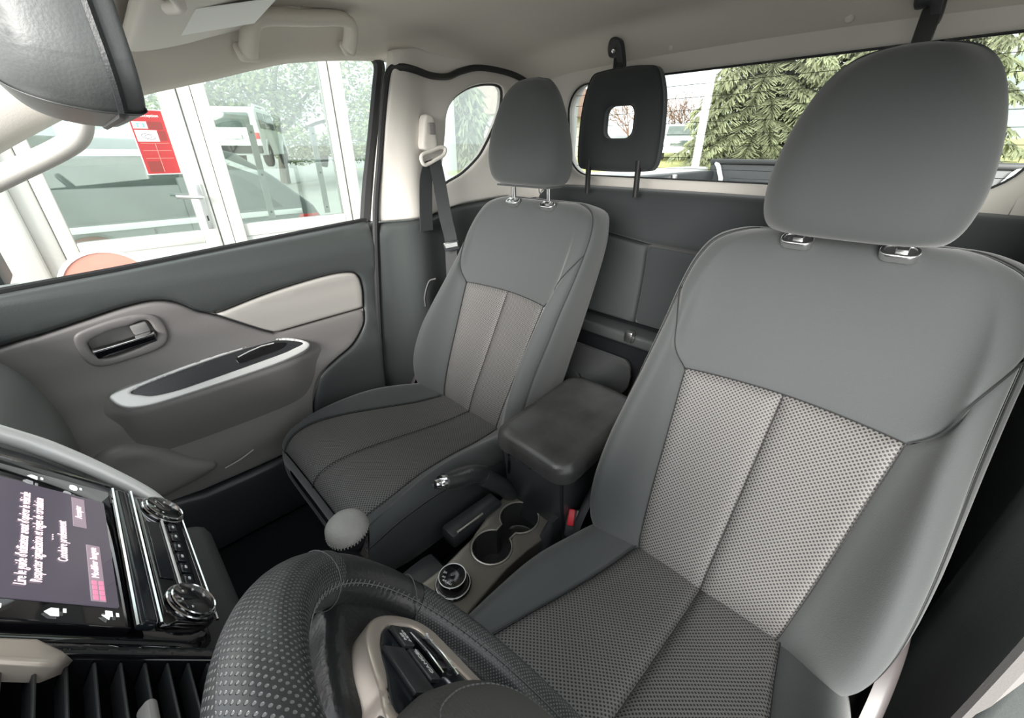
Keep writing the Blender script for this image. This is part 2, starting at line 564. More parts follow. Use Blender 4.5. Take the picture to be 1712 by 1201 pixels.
# ---- rear wall with the rear window opening
RW_Y = lambda z: 1.352 - (z - 0.94) * 0.14
win3 = loop_rect(0.0, 1.083, 0.572, 0.140, 0.085, 8)
wall_rear = mk('wall_rear', plate([(-0.70, 0.62), (0.70, 0.62), (0.70, 1.275), (-0.70, 1.275)],
               lambda x, z, e: V3((x, RW_Y(z) - e, z)), 0.010, 0.035, 0.03, [win3]), 'beige', kind='structure', label='beige trimmed rear wall of the cab around the rear window')
window_3 = thing('window_3', (0, 1.38, 0.94), 'rear window of the cab with thin heater lines', 'window')
window_3['kind'] = 'structure'; del window_3['category']
mk('pane', plate(loop_rect(0.0, 1.083, 0.60, 0.165, 0.09, 8), lambda x, z, e: V3((x, RW_Y(z) + 0.032 - e, z)), 0.001, 0.003, 0.08), 'glass', window_3)
mk('rubber_seal', tube([(x, RW_Y(z) + 0.012, z) for x, z in loop_rect(0.0, 1.083, 0.572, 0.140, 0.085, 8)], 0.0042, 6, True), 'rubber', window_3)
for k in range(8):
    z = 0.975 + k * 0.031
    mk('heater_line', box2((-0.55, RW_Y(z) + 0.0275, z - 0.0006), (0.55, RW_Y(z) + 0.0285, z + 0.0006), 0), 'rubber', window_3, smooth=False)

QWIN = [(0.856, 0.916), (0.870, 0.970), (0.885, 1.028), (0.896, 1.080), (0.906, 1.127), (0.937, 1.168), (0.994, 1.200), (1.057, 1.217), (1.125, 1.222),
        (1.153, 1.205), (1.145, 1.150), (1.115, 1.098), (1.075, 1.043), (1.035, 1.001), (0.966, 0.956), (0.905, 0.932)]
def side_wall(s, wname, wlabel, tname, tlabel, qname, qlabel):
    """s = -1 passenger side, +1 driver side"""
    def X(y, z):
        return 0.705 - 0.035 * math.exp(-((y - 0.735) / 0.075) ** 2)
    up_out = [(0.618, 0.836), (0.80, 0.838), (0.87, 0.850), (0.95, 0.862), (1.12, 0.872), (1.30, 0.872), (1.30, 1.235), (1.20, 1.272), (1.10, 1.278), (0.95, 1.280), (0.80, 1.278), (0.722, 1.262), (0.690, 1.14), (0.655, 1.00)]
    mk(wname, plate(up_out, lambda y, z, e: V3((s * (X(y, z) - e), y, z)), 0.008, 0.03, 0.018, [smooth2(QWIN, 48)]), 'beige', kind='structure', label=wlabel)
    lo_out = [(0.545, 0.02), (0.545, 0.30), (0.575, 0.50), (0.617, 0.830), (0.80, 0.832), (0.87, 0.844), (0.95, 0.856), (1.12, 0.866), (1.33, 0.866), (1.33, 0.02)]
    mk(tname, plate(lo_out, lambda y, z, e: V3((s * (X(y, z) - 0.006 - e), y, z)), 0.012, 0.03, 0.025), 'darkpad', kind='structure', label=tlabel)
    wn = thing(qname, (s * 0.73, 1.0, 0.91), qlabel, 'window'); wn['kind'] = 'structure'; del wn['category']
    mk('pane', plate(smooth2([(1.005 + (y - 1.005) * 1.08, 1.07 + (z - 1.07) * 1.08) for y, z in QWIN], 40), lambda y, z, e: V3((s * (0.742 - e), y, z)), 0.001, 0.003, 0.08), 'glass', wn)
    mk('rubber_seal', tube([(s * 0.722, y, z) for y, z in smooth2(QWIN, 48)], 0.006, 6, True), 'rubber', wn)
    # rear corner between the quarter window and the rear window
    cols = [(0.703, 1.17), (0.702, 1.24), (0.680, 1.31), (0.630, 1.345), (0.575, 1.352)]
    rows = [[(s * x, y - 0.0 * k, z) for x, y in cols] for k, z in enumerate((0.86, 0.95, 1.05, 1.15, 1.235, 1.265))]
    return rows
c1 = side_wall(-1, 'wall_right', 'beige pillar and quarter trim on the passenger side', 'trim_1', 'dark grey lower side trim behind the passenger door', 'window_2', 'small curved quarter window behind the passenger seat')
c2 = side_wall(1, 'wall_left', 'beige pillar and quarter trim on the driver side', 'trim_2', 'dark grey lower side trim behind the driver seat', 'window_4', 'small curved quarter window behind the driver seat')
mk('trim_3', slab(surf(c1, 14, 14), (-0.012, 0.012, 0)), 'beige', kind='structure', label='curved beige corner trim behind the passenger seat')
mk('trim_4', slab(surf(c2, 14, 14), (0.012, 0.012, 0)), 'beige', kind='structure', label='curved beige corner trim behind the driver seat')
# ---- black seals
mk('trim_5', tube(spline([(-0.698, 0.548, 0.26), (-0.700, 0.572, 0.50), (-0.700, 0.611, 0.83), (-0.698, 0.650, 1.00), (-0.694, 0.684, 1.14), (-0.688, 0.706, 1.212), (-0.672, 0.735, 1.224), (-0.662, 0.77, 1.221), (-0.670, 0.83, 1.214), (-0.686, 0.90, 1.220), (-0.697, 0.96, 1.240), (-0.700, 1.03, 1.256), (-0.700, 1.12, 1.258), (-0.697, 1.20, 1.250), (-0.690, 1.255, 1.230), (-0.680, 1.275, 1.19)], 90), 0.009, 8), 'rubber', kind='structure', label='black rubber door seal along the passenger door pillar')
mk('trim_6', tube(spline([(0.700, 0.562, 0.10), (0.705, 0.585, 0.50), (0.705, 0.616, 0.78), (0.708, 0.690, 1.10), (0.705, 0.722, 1.215)], 40), 0.012, 8), 'midgrey', kind='structure', label='grey seal on the open driver door pillar')
# ---- body outside of the trim: painted pillars, sill and cab back, so that no light leaks through
for s, n in ((-1, 'trim_7'), (1, 'trim_8')):
    mk(n, merge(box2((min(s * 0.745, s * 0.80), 0.60, -0.1), (max(s * 0.745, s * 0.80), 0.80, 0.84), 0.01),
                box2((min(s * 0.75, s * 0.80), 0.80, -0.1), (max(s * 0.75, s * 0.80), 1.45, 0.88), 0.01),
                box2((min(s * 0.72, s * 0.80), -0.9, -0.16), (max(s * 0.72, s * 0.80), 0.62, 0.02), 0.01)), 'carwhite', kind='structure',
       label='white painted body side outside the passenger seat' if s < 0 else 'white painted sill and body side below the driver seat')
mk('trim_9', plate([(-0.76, -0.10), (0.76, -0.10), (0.76, 1.24), (-0.76, 1.24)], lambda x, z, e: V3((x, 1.43 + e, z)), 0.006, 0.03, 0.06, [loop_rect(0, 1.083, 0.60, 0.165, 0.09, 8)]), 'carwhite', kind='structure', label='white painted outer back panel of the cab')
roof_rows = []
for (y, ze, za, zs, zm, zc) in ceil_rows:
    roof_rows.append([(x, y + (0.10 if y > 1.3 else 0), z + 0.042) for x, z in ((-0.78, ze - 0.03), (-0.70, zs - 0.005), (-0.45, zm), (0, zc), (0.45, zm), (0.70, zs - 0.005), (0.78, ze - 0.03))])
mk('trim_10', slab(surf(roof_rows, 24, 24), (0, 0, 0.012)), 'carwhite', kind='structure', label='white painted outer roof skin above the headliner')

# ================================================================== PASSENGER DOOR
DX = [(0.15, -0.700), (0.24, -0.690), (0.30, -0.684), (0.38, -0.690), (0.46, -0.690), (0.53, -0.702), (0.60, -0.709), (0.66, -0.706), (0.72, -0.699), (0.77, -0.698), (0.805, -0.708), (0.84, -0.735)]
def doorx(y, z): return lerp_table(DX, z)
def dmap(off=0.0): return lambda y, z, e: V3((doorx(y, z) + off + e, y, z))
door = thing('door_1', (-0.72, 0.1, 0.2), 'passenger front door with dark upper pad, grey armrest panel and pale insert', 'door')
door['kind'] = 'structure'; del door['category']
def curve2(pts, n): return [(p.x, p.y) for p in spline([(a, b, 0) for a, b in pts], n)]
low_in = [(0.332, 0.373), (0.361, 0.424), (0.414, 0.456), (0.477, 0.486), (0.522, 0.533), (0.537, 0.589)]
pad_in = low_in + [(0.543, 0.645), (0.537, 0.688), (0.509, 0.708), (0.430, 0.711), (0.286, 0.695), (0.160, 0.669), (0.131, 0.686), (0.099, 0.715), (0.060, 0.730), (0.008, 0.729), (-0.062, 0.717), (-0.135, 0.704), (-0.185, 0.697), (-0.50, 0.64)]
pad = [(-0.50, 0.765), (-0.153, 0.786), (0.024, 0.796), (0.257, 0.813), (0.606, 0.838), (0.596, 0.72), (0.582, 0.55), (0.560, 0.33), (0.553, 0.20), (0.30, 0.205), (0.318, 0.33)] + curve2(pad_in[:12], 90) + curve2(pad_in[11:], 60)[1:]
mk('upper_pad', plate(pad, dmap(0.004), 0.010, 0.02, 0.016), 'darkpad', door)
cup = smooth2([(-0.073, 0.668), (-0.036, 0.684), (0.000, 0.688), (0.030, 0.692), (0.037, 0.670), (0.036, 0.648), (-0.009, 0.631), (-0.062, 0.629)], 40)
mid = curve2([(-0.50, 0.635), (-0.185, 0.692), (-0.135, 0.699), (-0.062, 0.712), (0.008, 0.724), (0.060, 0.725), (0.096, 0.711), (0.128, 0.682), (0.157, 0.664), (0.223, 0.614), (0.250, 0.594), (0.273, 0.580)], 70) + [(0.404, 0.583)] + curve2([(0.534, 0.586), (0.519, 0.535), (0.474, 0.490), (0.411, 0.460), (0.357, 0.427), (0.328, 0.375), (0.314, 0.33)], 40) + [ (0.296, 0.215), (0.15, 0.212), (0.0, 0.214), (-0.10, 0.226), (-0.50, 0.24)]
mk('armrest_panel', plate(mid, dmap(0.006), 0.007, 0.02, 0.015, [cup]), 'midgrey', door)
ins = curve2([(0.163, 0.667), (0.286, 0.691), (0.430, 0.707), (0.509, 0.704), (0.533, 0.686), (0.539, 0.645), (0.534, 0.590)], 60) + [(0.404, 0.587), (0.285, 0.584), (0.272, 0.587), (0.250, 0.601), (0.223, 0.621)]
mk('pale_insert', plate(ins, dmap(0.006), 0.008, 0.015, 0.012), 'lightgrey', door)
# lower speaker swell
mk('speaker_swell', plate(smooth2([(-0.20, 0.36), (-0.155, 0.415), (-0.110, 0.428), (-0.055, 0.402), (0.0, 0.335), (0.048, 0.285), (0.01, 0.262), (-0.09, 0.252), (-0.19, 0.27)], 44), dmap(0.026), 0.022, 0.01, 0.012), 'midgrey', door)
mk('storage_edge', tube(spline([(-0.672, 0.060, 0.262), (-0.674, 0.10, 0.268), (-0.678, 0.135, 0.278)], 10), 0.002, 6), 'lightgrey', door)
# inner handle
bez = smooth2([(-0.087, 0.688), (-0.058, 0.701), (-0.008, 0.709), (0.031, 0.707), (0.053, 0.693), (0.060, 0.664), (0.054, 0.636), (0.030, 0.618), (-0.020, 0.611), (-0.065, 0.609), (-0.086, 0.622), (-0.092, 0.652)], 48)
hb = mk('handle_bezel', plate(bez, dmap(0.011), 0.006, 0.01, 0.008, [cup]), 'midgrey', door)
mk('handle_cup', plate(cup, lambda y, z, e: V3((doorx(y, z) - 0.012 + e, y, z)), 0.002, 0.004, 0.012), 'handlegrey', hb)
lev = mk('door_lever', rbox((0, 0, 0), (0.106, 0.022, 0.012), 0.004, 2, frame((-0.696, -0.0185, 0.646), (0, 1, 0.10), (0.35, -0.1, 0.94))), 'gloss', door)
mk('chrome_edge', rbox((0, 0, 0), (0.107, 0.0045, 0.014), 0.002, 2, frame((-0.6915, -0.0185, 0.6565), (0, 1, 0.10), (0.35, -0.1, 0.94))), 'chrome', lev)
mk('lock_tab', rbox((0, 0, 0), (0.030, 0.024, 0.012), 0.004, 2, frame((-0.700, 0.0155, 0.676), (0, 1, 0.10), (0.1, -0.1, 0.98))), 'handlegrey', door)
# armrest
arows = []
for (y, p) in ((-0.19, 0.0), (-0.13, 0.10), (-0.09, 0.40), (-0.05, 0.88), (0.03, 1.0), (0.18, 1.0), (0.28, 0.90), (0.345, 0.50), (0.40, 0.20), (0.48, 0.05), (0.53, 0.0)):
    q = lambda x: -0.708 + (x + 0.708) * p
    arows.append([(q(-0.705), y, 0.560), (q(-0.690), y, 0.545), (q(-0.664), y, 0.515), (q(-0.654), y, 0.502), (q(-0.654), y, 0.484), (q(-0.661), y, 0.440), (q(-0.676), y, 0.390), (q(-0.693), y, 0.340), (q(-0.706), y, 0.30), (-0.735, y, 0.30), (-0.735, y, 0.555)])
mk('armrest', ringmesh(arows, 56, 48), 'midgrey', door, sharp=60)
amap = planemap((-0.7005, 0, 0.5535), (0, 1, 0), (0.040, 0, -0.043), (0.043, 0, 0.040))
black_ol = smooth2([(-0.045, 0.020), (0.000, 0.010), (0.049, 0.004), (0.120, -0.003), (0.182, -0.007), (0.255, -0.009), (0.297, 0.002), (0.331, 0.022), (0.300, 0.030), (0.266, 0.035), (0.160, 0.042), (0.090, 0.046), (0.034, 0.048), (-0.010, 0.044), (-0.030, 0.034)], 64)
bezel_ol = smooth2([(-0.076, 0.013), (-0.02, 0.004), (0.026, -0.002), (0.090, -0.008), (0.141, -0.012), (0.228, -0.017), (0.298, -0.006), (0.344, 0.024), (0.328, 0.044), (0.258, 0.056), (0.156, 0.061), (0.030, 0.064), (-0.027, 0.063), (-0.062, 0.053), (-0.078, 0.032)], 72)
mk('switch_bezel', plate(bezel_ol, lambda p, q, e: amap(p, q, e + 0.011), 0.0045, 0.018, 0.008, [black_ol]), 'silver', door)
sp = mk('switch_panel', plate(black_ol, lambda p, q, e: amap(p, q, e + 0.008), 0.001, 0.016, 0.012), 'consoleblk', door)
mk('window_switch', rbox((0.064, 0.027, 0.0105), (0.034, 0.014, 0.008), 0.002, 2, frame((-0.7005, 0, 0.5535), (0, 1, 0), (0.040, 0, -0.043), (0.043, 0, 0.040))), 'gloss', sp)
mk('pull_cup', plate(smooth2([(0.170, 0.010), (0.200, 0.004), (0.236, 0.000), (0.275, 0.002), (0.292, 0.010), (0.272, 0.021), (0.225, 0.026), (0.175, 0.030), (0.166, 0.021)], 40), lambda p, q, e: amap(p, q, e + 0.0095), 0.001, 0.002, 0.012), 'gloss', sp)
mk('chrome_lip', tube([amap(p, q, 0.011) for p, q in ((0.172, 0.011), (0.200, 0.004), (0.232, -0.001), (0.262, 0.000))], 0.0016, 6), 'silver', sp)
# door shell and glass
mk('door_shell', merge(box2((-0.80, -0.55, -0.10), (-0.745, 0.60, 0.79), 0.01), box2((-0.745, -0.55, 0.02), (-0.712, 0.57, 0.215), 0.008)), 'carwhite', door)
window_1 = mk('window_1', plate([(-0.50, 0.76), (0.602, 0.828), (0.655, 1.03), (0.71, 1.235), (0.66, 1.262), (0.50, 1.243), (0.36, 1.212), (0.237, 1.170), (0.10, 1.12), (-0.10, 1.03), (-0.35, 0.87)],
              lambda y, z, e: V3((-0.752 + e, y, z)), 0.001, 0.003, 0.06), 'glass', kind='structure', label='passenger door window glass')
mk('window_frame', tube(spline([(-0.752, 0.606, 0.835), (-0.752, 0.630, 0.930), (-0.752, 0.660, 1.03), (-0.752, 0.700, 1.17), (-0.750, 0.715, 1.235), (-0.748, 0.690, 1.262)], 30), 0.016, 8), 'rubber', door)
mk('belt_seal', tube([(-0.742, y, z) for y, z in ((-0.5, 0.768), (-0.153, 0.789), (0.024, 0.799), (0.257, 0.816), (0.604, 0.841))], 0.006, 6), 'rubber', door)
mk('baseboard_right', plate([(-0.55, 0.005), (0.56, 0.005), (0.56, 0.205), (0.25, 0.208), (0.10, 0.206), (0.0, 0.208), (-0.10, 0.235), (-0.55, 0.32)], lambda y, z, e: V3((-0.672 - 0.05 * max(0, (z - 0.15)) + e, y, z)), 0.014, 0.03, 0.03), 'consoleblk', kind='structure', label='black sill panel below the passenger door')

# ---- passenger side windscreen pillar
prow = []
for (y, z, x) in ((0.13, 1.170, -0.700), (0.03, 1.118, -0.705), (-0.10, 1.045, -0.712), (-0.25, 0.95, -0.72), (-0.42, 0.80, -0.73), (-0.55, 0.70, -0.735)):
    prow.append([(x - 0.02, y + 0.025, z - 0.03), (x + 0.025, y + 0.018, z - 0.022), (x + 0.045, y - 0.01, z + 0.012), (x + 0.035, y - 0.05, z + 0.035), (x - 0.02, y - 0.06, z + 0.04)])
mk('trim_11', slab(surf(prow, 20, 24), (-0.012, -0.004, 0.004)), 'beige', kind='structure', label='beige windscreen pillar trim beside the passenger door')

# ================================================================== FRONT SEATS
def ring_row(half, place):
    """half = 7 (lateral, other) pairs from front centre round to rear centre -> 12 point closed loop"""
    pts = [place(a, b) for a, b in half]
    pts += [place(-a, b) for a, b in half[5:0:-1]]
    return pts

def ring_eval(rows, a, h):
    n = 12
    i0 = math.floor(h); i0 = max(0, min(len(rows) - 2, i0))
    ks = [max(0, i0 - 1), i0, i0 + 1, min(len(rows) - 1, i0 + 2)]
    P = [crs(rows[k], a % n, True) for k in ks]
    t = h - i0
    p0 = P[0] if i0 > 0 else 2 * P[1] - P[2]
    p3 = P[3] if i0 + 2 < len(rows) else 2 * P[2] - P[1]
    return cr(p0, P[1], P[2], p3, t)

def panel(rows, dom, n, m, groove=0.004, gw=0.007, puff=0.0, flip=1):
    """upholstery panel over the (a, h) domain with stitched-down edges; returns mesh and UVs in metres"""
    G = []
    for j in range(m + 1):
        t = 0.5 - 0.5 * math.cos(PI * j / m); t = 0.5 * t + 0.5 * j / m
        r = []
        for i in range(n + 1):
            s = 0.5 - 0.5 * math.cos(PI * i / n); s = 0.5 * s + 0.5 * i / n
            a, h = dom(s, t)
            r.append(ring_eval(rows, a, h))
        G.append(r)
    cu = [[0.0] for _ in G]
    for j in range(m + 1):
        for i in range(n): cu[j].append(cu[j][-1] + (G[j][i + 1] - G[j][i]).length)
    cv = [[0.0] * (n + 1)]
    for j in range(m): cv.append([cv[j][i] + (G[j + 1][i] - G[j][i]).length for i in range(n + 1)])
    V, UV = [], []
    for j in range(m + 1):
        for i in range(n + 1):
            du = G[j][min(n, i + 1)] - G[j][max(0, i - 1)]
            dv = G[min(m, j + 1)][i] - G[max(0, j - 1)][i]
            nn = du.cross(dv)
            nn = nn.normalized() * flip if nn.length > 1e-9 else V3((0, 0, 0))
            d = min(cu[j][i], cu[j][n] - cu[j][i], cv[j][i], cv[m][i] - cv[j][i])
            e = -groove * math.exp(-(d / gw) ** 1.5) + puff * (1 - math.exp(-d / 0.03))
            V.append(G[j][i] + nn * e)
            UV.append((cu[j][i] - cu[j][n] * 0.5, cv[j][n // 2]))
    F = [(j * (n + 1) + i, j * (n + 1) + i + 1, (j + 1) * (n + 1) + i + 1, (j + 1) * (n + 1) + i) for j in range(m) for i in range(n)]
    return (V, F), UV

#       z     yc     we     ye     wp     yp     wo     yo
BACK = [(0.275, 0.590, 0.120, 0.592, 0.175, 0.585, 0.205, 0.600),
        (0.310, 0.598, 0.128, 0.594, 0.195, 0.558, 0.226, 0.590),
        (0.360, 0.618, 0.134, 0.610, 0.208, 0.547, 0.240, 0.590),
        (0.430, 0.655, 0.142, 0.640, 0.213, 0.556, 0.248, 0.606),
        (0.510, 0.697, 0.150, 0.677, 0.213, 0.590, 0.249, 0.645),
        (0.580, 0.733, 0.157, 0.709, 0.211, 0.638, 0.247, 0.692),
        (0.648, 0.768, 0.164, 0.742, 0.207, 0.692, 0.244, 0.736),
        (0.720, 0.800, 0.168, 0.784, 0.206, 0.752, 0.242, 0.785),
        (0.790, 0.826, 0.165, 0.816, 0.204, 0.800, 0.240, 0.828),
        (0.840, 0.842, 0.158, 0.838, 0.196, 0.834, 0.232, 0.860),
        (0.875, 0.858, 0.140, 0.858, 0.178, 0.862, 0.212, 0.885),
        (0.893, 0.878, 0.115, 0.880, 0.145, 0.886, 0.172, 0.905),
        (0.899, 0.905, 0.090, 0.906, 0.110, 0.908, 0.130, 0.912)]
#       y     zc     we     ze     wp     zp     wo     zo     zb
CUSH = [(0.640, 0.296, 0.125, 0.298, 0.180, 0.300, 0.215, 0.262, 0.18),
        (0.590, 0.299, 0.133, 0.302, 0.200, 0.318, 0.236, 0.272, 0.17),
        (0.500, 0.306, 0.145, 0.312, 0.208, 0.345, 0.245, 0.295, 0.17),
        (0.400, 0.322, 0.160, 0.332, 0.215, 0.366, 0.250, 0.325, 0.17),
        (0.300, 0.340, 0.180, 0.349, 0.222, 0.370, 0.250, 0.330, 0.17),
        (0.210, 0.351, 0.200, 0.353, 0.230, 0.358, 0.249, 0.322, 0.17),
        (0.150, 0.346, 0.200, 0.342, 0.225, 0.335, 0.243, 0.300, 0.18),
        (0.118, 0.322, 0.190, 0.316, 0.215, 0.305, 0.230, 0.275, 0.19),
        (0.108, 0.285, 0.180, 0.280, 0.202, 0.272, 0.214, 0.252, 0.21),
        (0.109, 0.262, 0.150, 0.260, 0.170, 0.256, 0.180, 0.245, 0.228)]

def hmap(tab, key, val):
    for i in range(len(tab) - 1):
        a, b = tab[i][0], tab[i + 1][0]
        if (a <= val <= b) or (b <= val <= a): return i + (val - a) / (b - a)
    return len(tab) - 1

def headrest_rows(cx, cy0, z0, scale=1.0):
    tab = [(0.000, 0.090, 0.826, 0.884), (0.006, 0.112, 0.800, 0.902), (0.030, 0.125, 0.786, 0.910), (0.075, 0.129, 0.782, 0.908), (0.130, 0.122, 0.788, 0.900), (0.180, 0.108, 0.800, 0.892), (0.220, 0.088, 0.815, 0.886), (0.243, 0.062, 0.832, 0.880), (0.251, 0.030, 0.848, 0.870)]
    rows = []
    for (dz, w_, yf, yb) in tab:
        ym = (yf + yb) / 2
        half = [(0, yf), (w_ * 0.62, yf + 0.006), (w_ * 0.93, yf + 0.030), (w_, ym + 0.004), (w_ * 0.93, yb - 0.018), (w_ * 0.6, yb - 0.002), (0, yb)]
        rows.append(ring_row(half, lambda a, b: V3((cx + a, cy0 + b, z0 + dz))))
    return rows

def front_seat(name, cx, oy, label, hr_lift):
    root = thing(name, (cx, oy + 0.45, 0.0), label, 'seat', 'front seats')
    B = []
    for (z, yc, we, ye, wp, yp, w0, yo) in BACK:
        yb = max(yc + 0.10, 0.70 + (z - 0.275) * 0.40) if z < 0.88 else yc + 0.055
        if z > 0.895: yb = yc + 0.012
        half = [(0, yc), (we, ye), (wp, yp), (w0, yo), (w0 - 0.001, yo * 0.35 + yb * 0.65), (w0 - 0.035, yb), (0, yb + 0.004)]
        B.append(ring_row(half, lambda a, b: V3((cx + a, oy + b, z))))
    hT, hW = hmap(BACK, 0, 0.648), hmap(BACK, 0, 0.785)
    hEnd = len(BACK) - 1.0
    h0 = 0.25
    def ain(h):
        if h <= hT: return 1.0
        if h >= hW: return 2.75
        t = (h - hT) / (hW - hT)
        return 1.0 + 1.75 * t ** 1.05
    for sgn in (-1, 1):
        p, uv = panel(B, lambda s, t: ((s if sgn > 0 else s - 1.0), h0 + (hT - h0) * t), 14, 40, 0.005, 0.006, 0.004)
        mk('centre_panel', p, 'mesh', root, uvs=uv, sharp=0)
    p, uv = panel(B, lambda s, t: (ain(hT + (hEnd - hT) * t) * (2 * s - 1), hT + (hEnd - hT) * t), 40, 36, 0.004, 0.007, 0.002)
    mk('upper_panel', p, 'fabric', root, uvs=uv, sharp=0)
    for sgn in (-1, 1):
        def dom(s, t):
            h = 0.0 + (hW - 0.0) * t
            a0 = ain(h)
            a = a0 + (2.75 - a0) * (s if sgn > 0 else 1 - s)
            return (sgn * a, h)
        p, uv = panel(B, dom, 22, 44, 0.004, 0.006, 0.002)
        mk('side_bolster', p, 'fabric', root, uvs=uv, sharp=0)
    p, uv = panel(B, lambda s, t: (2.75 + 6.5 * s, hEnd * t), 52, 40, 0.003, 0.006, 0.0)
    mk('back_cover', p, 'fabric', root, uvs=uv, sharp=0)
    mk('lower_shell', ringmesh([B[0], [v + V3((0, 0.01, -0.02)) for v in B[0]]], 40, 2), 'black', root)
    def seam(rows, fn, n=40, r=0.0009):
        mk('seam', tube([ring_eval(rows, *fn(i / n)) for i in range(n + 1)], r, 5), 'seam', root)
    seam(B, lambda t: (0.0, h0 + (hT - h0) * t))
    seam(B, lambda t: (-1.0 + 2.0 * t, hT))
    for sgn in (-1, 1):
        seam(B, lambda t: (sgn * ain(hW * t), hW * t), 60)
        seam(B, lambda t: (sgn * 2.75, (hEnd - 0.4) * t), 60, 0.0007)
    # cushion
    K = []
    for (y, zc, we, ze, wp, zp, w0, zo, zb) in CUSH:
        half = [(0, zc), (we, ze), (wp, zp), (w0, zo), (w0 - 0.002, zo * 0.4 + zb * 0.6), (w0 - 0.03, zb), (0, zb)]
        K.append(ring_row(half, lambda a, b: V3((cx + a, oy + y, b))))
    kE = len(CUSH) - 1.0
    kF = 7.35
    for sgn in (-1, 1):
        p, uv = panel(K, lambda s, t: ((s if sgn > 0 else s - 1.0), kF * t), 16, 44, 0.006, 0.006, 0.003, -1)
        mk('cushion_panel', p, 'mesh', root, uvs=uv, sharp=0)
        p, uv = panel(K, lambda s, t: (sgn * (1.0 + 2.0 * (s if sgn > 0 else 1 - s)), kF * t), 20, 44, 0.004, 0.006, 0.002, -1)
        mk('cushion_bolster', p, 'fabric', root, uvs=uv, sharp=0)
    p, uv = panel(K, lambda s, t: (3.0 + 6.0 * s, kE * t), 44, 40, 0.002, 0.006, 0.0, -1)
    mk('cushion_skirt', p, 'rearcloth', root, uvs=uv, sharp=0)
    p, uv = panel(K, lambda s, t: (-3.0 + 6.0 * s, kF + (kE - kF) * t), 44, 6, 0.002, 0.006, 0.0, -1)
    mk('cushion_front', p, 'fabric', root, uvs=uv, sharp=0)
    seam(K, lambda t: (0.0, kF * t))
    for sgn in (-1, 1): seam(K, lambda t: (sgn * 1.0, kF * t))
    mk('seat_base', ringmesh([[(cx + a, oy + 0.36 + b, z) for a, b in loop_rect(0, 0, 0.215, 0.215, 0.03)] for z in (0.0, 0.10, 0.20)], 28, 4), 'black', root)
    # outer recliner covers
    for sgn in (-1, 1):
        mk('recliner_cover', plate(smooth2([(0.50, 0.17), (0.53, 0.27), (0.575, 0.345), (0.640, 0.395), (0.700, 0.395), (0.725, 0.34), (0.690, 0.24), (0.66, 0.16)], 36),
           lambda y, z, e: V3((cx + sgn * (0.262 + e), oy + y, z)), 0.010, 0.012, 0.02), 'seatplastic' if sgn * cx > 0 else 'black', root)
    # headrest
    z0 = 0.903 + hr_lift
    hr = mk('headrest', ringmesh(headrest_rows(cx, oy, z0), 56, 44), 'fabric', root, sharp=0)
    for sx in (-0.068, 0.068):
        gf_ = frame((cx + sx, oy + 0.858, 0.8895), (1, 0, 0), (0, 0.86, 0.5))
        mk('guide', xf(ringmesh([[(a, b, z) for a, b in loop_rect(0, 0, hx, hy, hy * 0.95)] for hx, hy, z in ((0.0235, 0.0130, -0.008), (0.0245, 0.0140, 0.003), (0.0225, 0.0120, 0.006), (0.0190, 0.0090, 0.006), (0.0180, 0.0080, 0.004), (0.006, 0.003, 0.004))], 36, 12), gf_), 'steel', root)
        mk('lock_button', rbox((0.002, 0.001, 0.006), (0.016, 0.011, 0.008), 0.003, 2, gf_), 'steel', root)
        mk('post', tube([(cx + sx, oy + 0.864, 0.88), (cx + sx, oy + 0.858, z0 + 0.04)], 0.0065, 12), 'chrome', hr)
    if hr_lift > 0.02:
        mk('base_plate', rbox((cx, oy + 0.852, z0 - 0.001), (0.19, 0.07, 0.006), 0.003), 'fabric', hr)
        mk('zip_pull', tube(spline([(cx + 0.085, oy + 0.80, z0 - 0.002), (cx + 0.094, oy + 0.795, z0 - 0.012), (cx + 0.102, oy + 0.80, z0 - 0.004)], 10), 0.0015, 6), 'steel', hr)
    return root

driver_seat = front_seat('driver_seat', 0.384, 0.0, 'large grey cloth driver seat in front of the open door, nearest the camera', 0.0)
pass_seat = front_seat('passenger_seat', -0.376, 0.072, 'grey cloth passenger seat with raised headrest, between door and console', 0.036)

mk('recline_lever', rbox((0, 0, 0), (0.022, 0.060, 0.030), 0.006, 2, frame((-0.652, 0.700, 0.345), (1, 0, 0), (0, 0.75, 0.66))), 'seatplastic', pass_seat)
mk('lever_tip', rbox((0, 0, 0), (0.024, 0.012, 0.026), 0.004, 2, frame((-0.652, 0.668, 0.316), (1, 0, 0), (0, 0.75, 0.66))), 'handlegrey', pass_seat)
mk('side_loop', tube(spline([(-0.618, 0.752, 0.655), (-0.634, 0.735, 0.645), (-0.636, 0.715, 0.60), (-0.622, 0.705, 0.57)], 14), 0.004, 8), 'rubber', pass_seat)

# ================================================================== REAR BENCH
bench = thing('rear_bench', (0, 1.2, 0.0), 'dark cloth rear bench along the back wall of the cab', 'bench seat')
def bench_back_y(x, z):
    return 1.225 + (z - 0.5) * 0.10 - 0.02 * math.exp(-((z - 0.80) / 0.10) ** 2) + 0.02 * (abs(x) / 0.6) ** 4
bmap = lambda x, z, e: V3((x, bench_back_y(x, z) - e, z))
mk('upper_panel', plate([(-0.66, 0.775), (-0.38, 0.782), (-0.30, 0.776), (-0.15, 0.760), (0.0, 0.757), (0.15, 0.760), (0.30, 0.776), (0.38, 0.782), (0.66, 0.775), (0.66, 0.888), (0.62, 0.908), (0.4, 0.914), (0.0, 0.916), (-0.4, 0.914), (-0.62, 0.908), (-0.66, 0.888)], bmap, 0.022, 0.05, 0.02), 'rearcloth', bench)
mk('centre_panel', plate([(-0.152, 0.500), (0.152, 0.500), (0.150, 0.757), (0.0, 0.754), (-0.150, 0.757)], bmap, 0.008, 0.05, 0.02), 'rearcloth', bench)
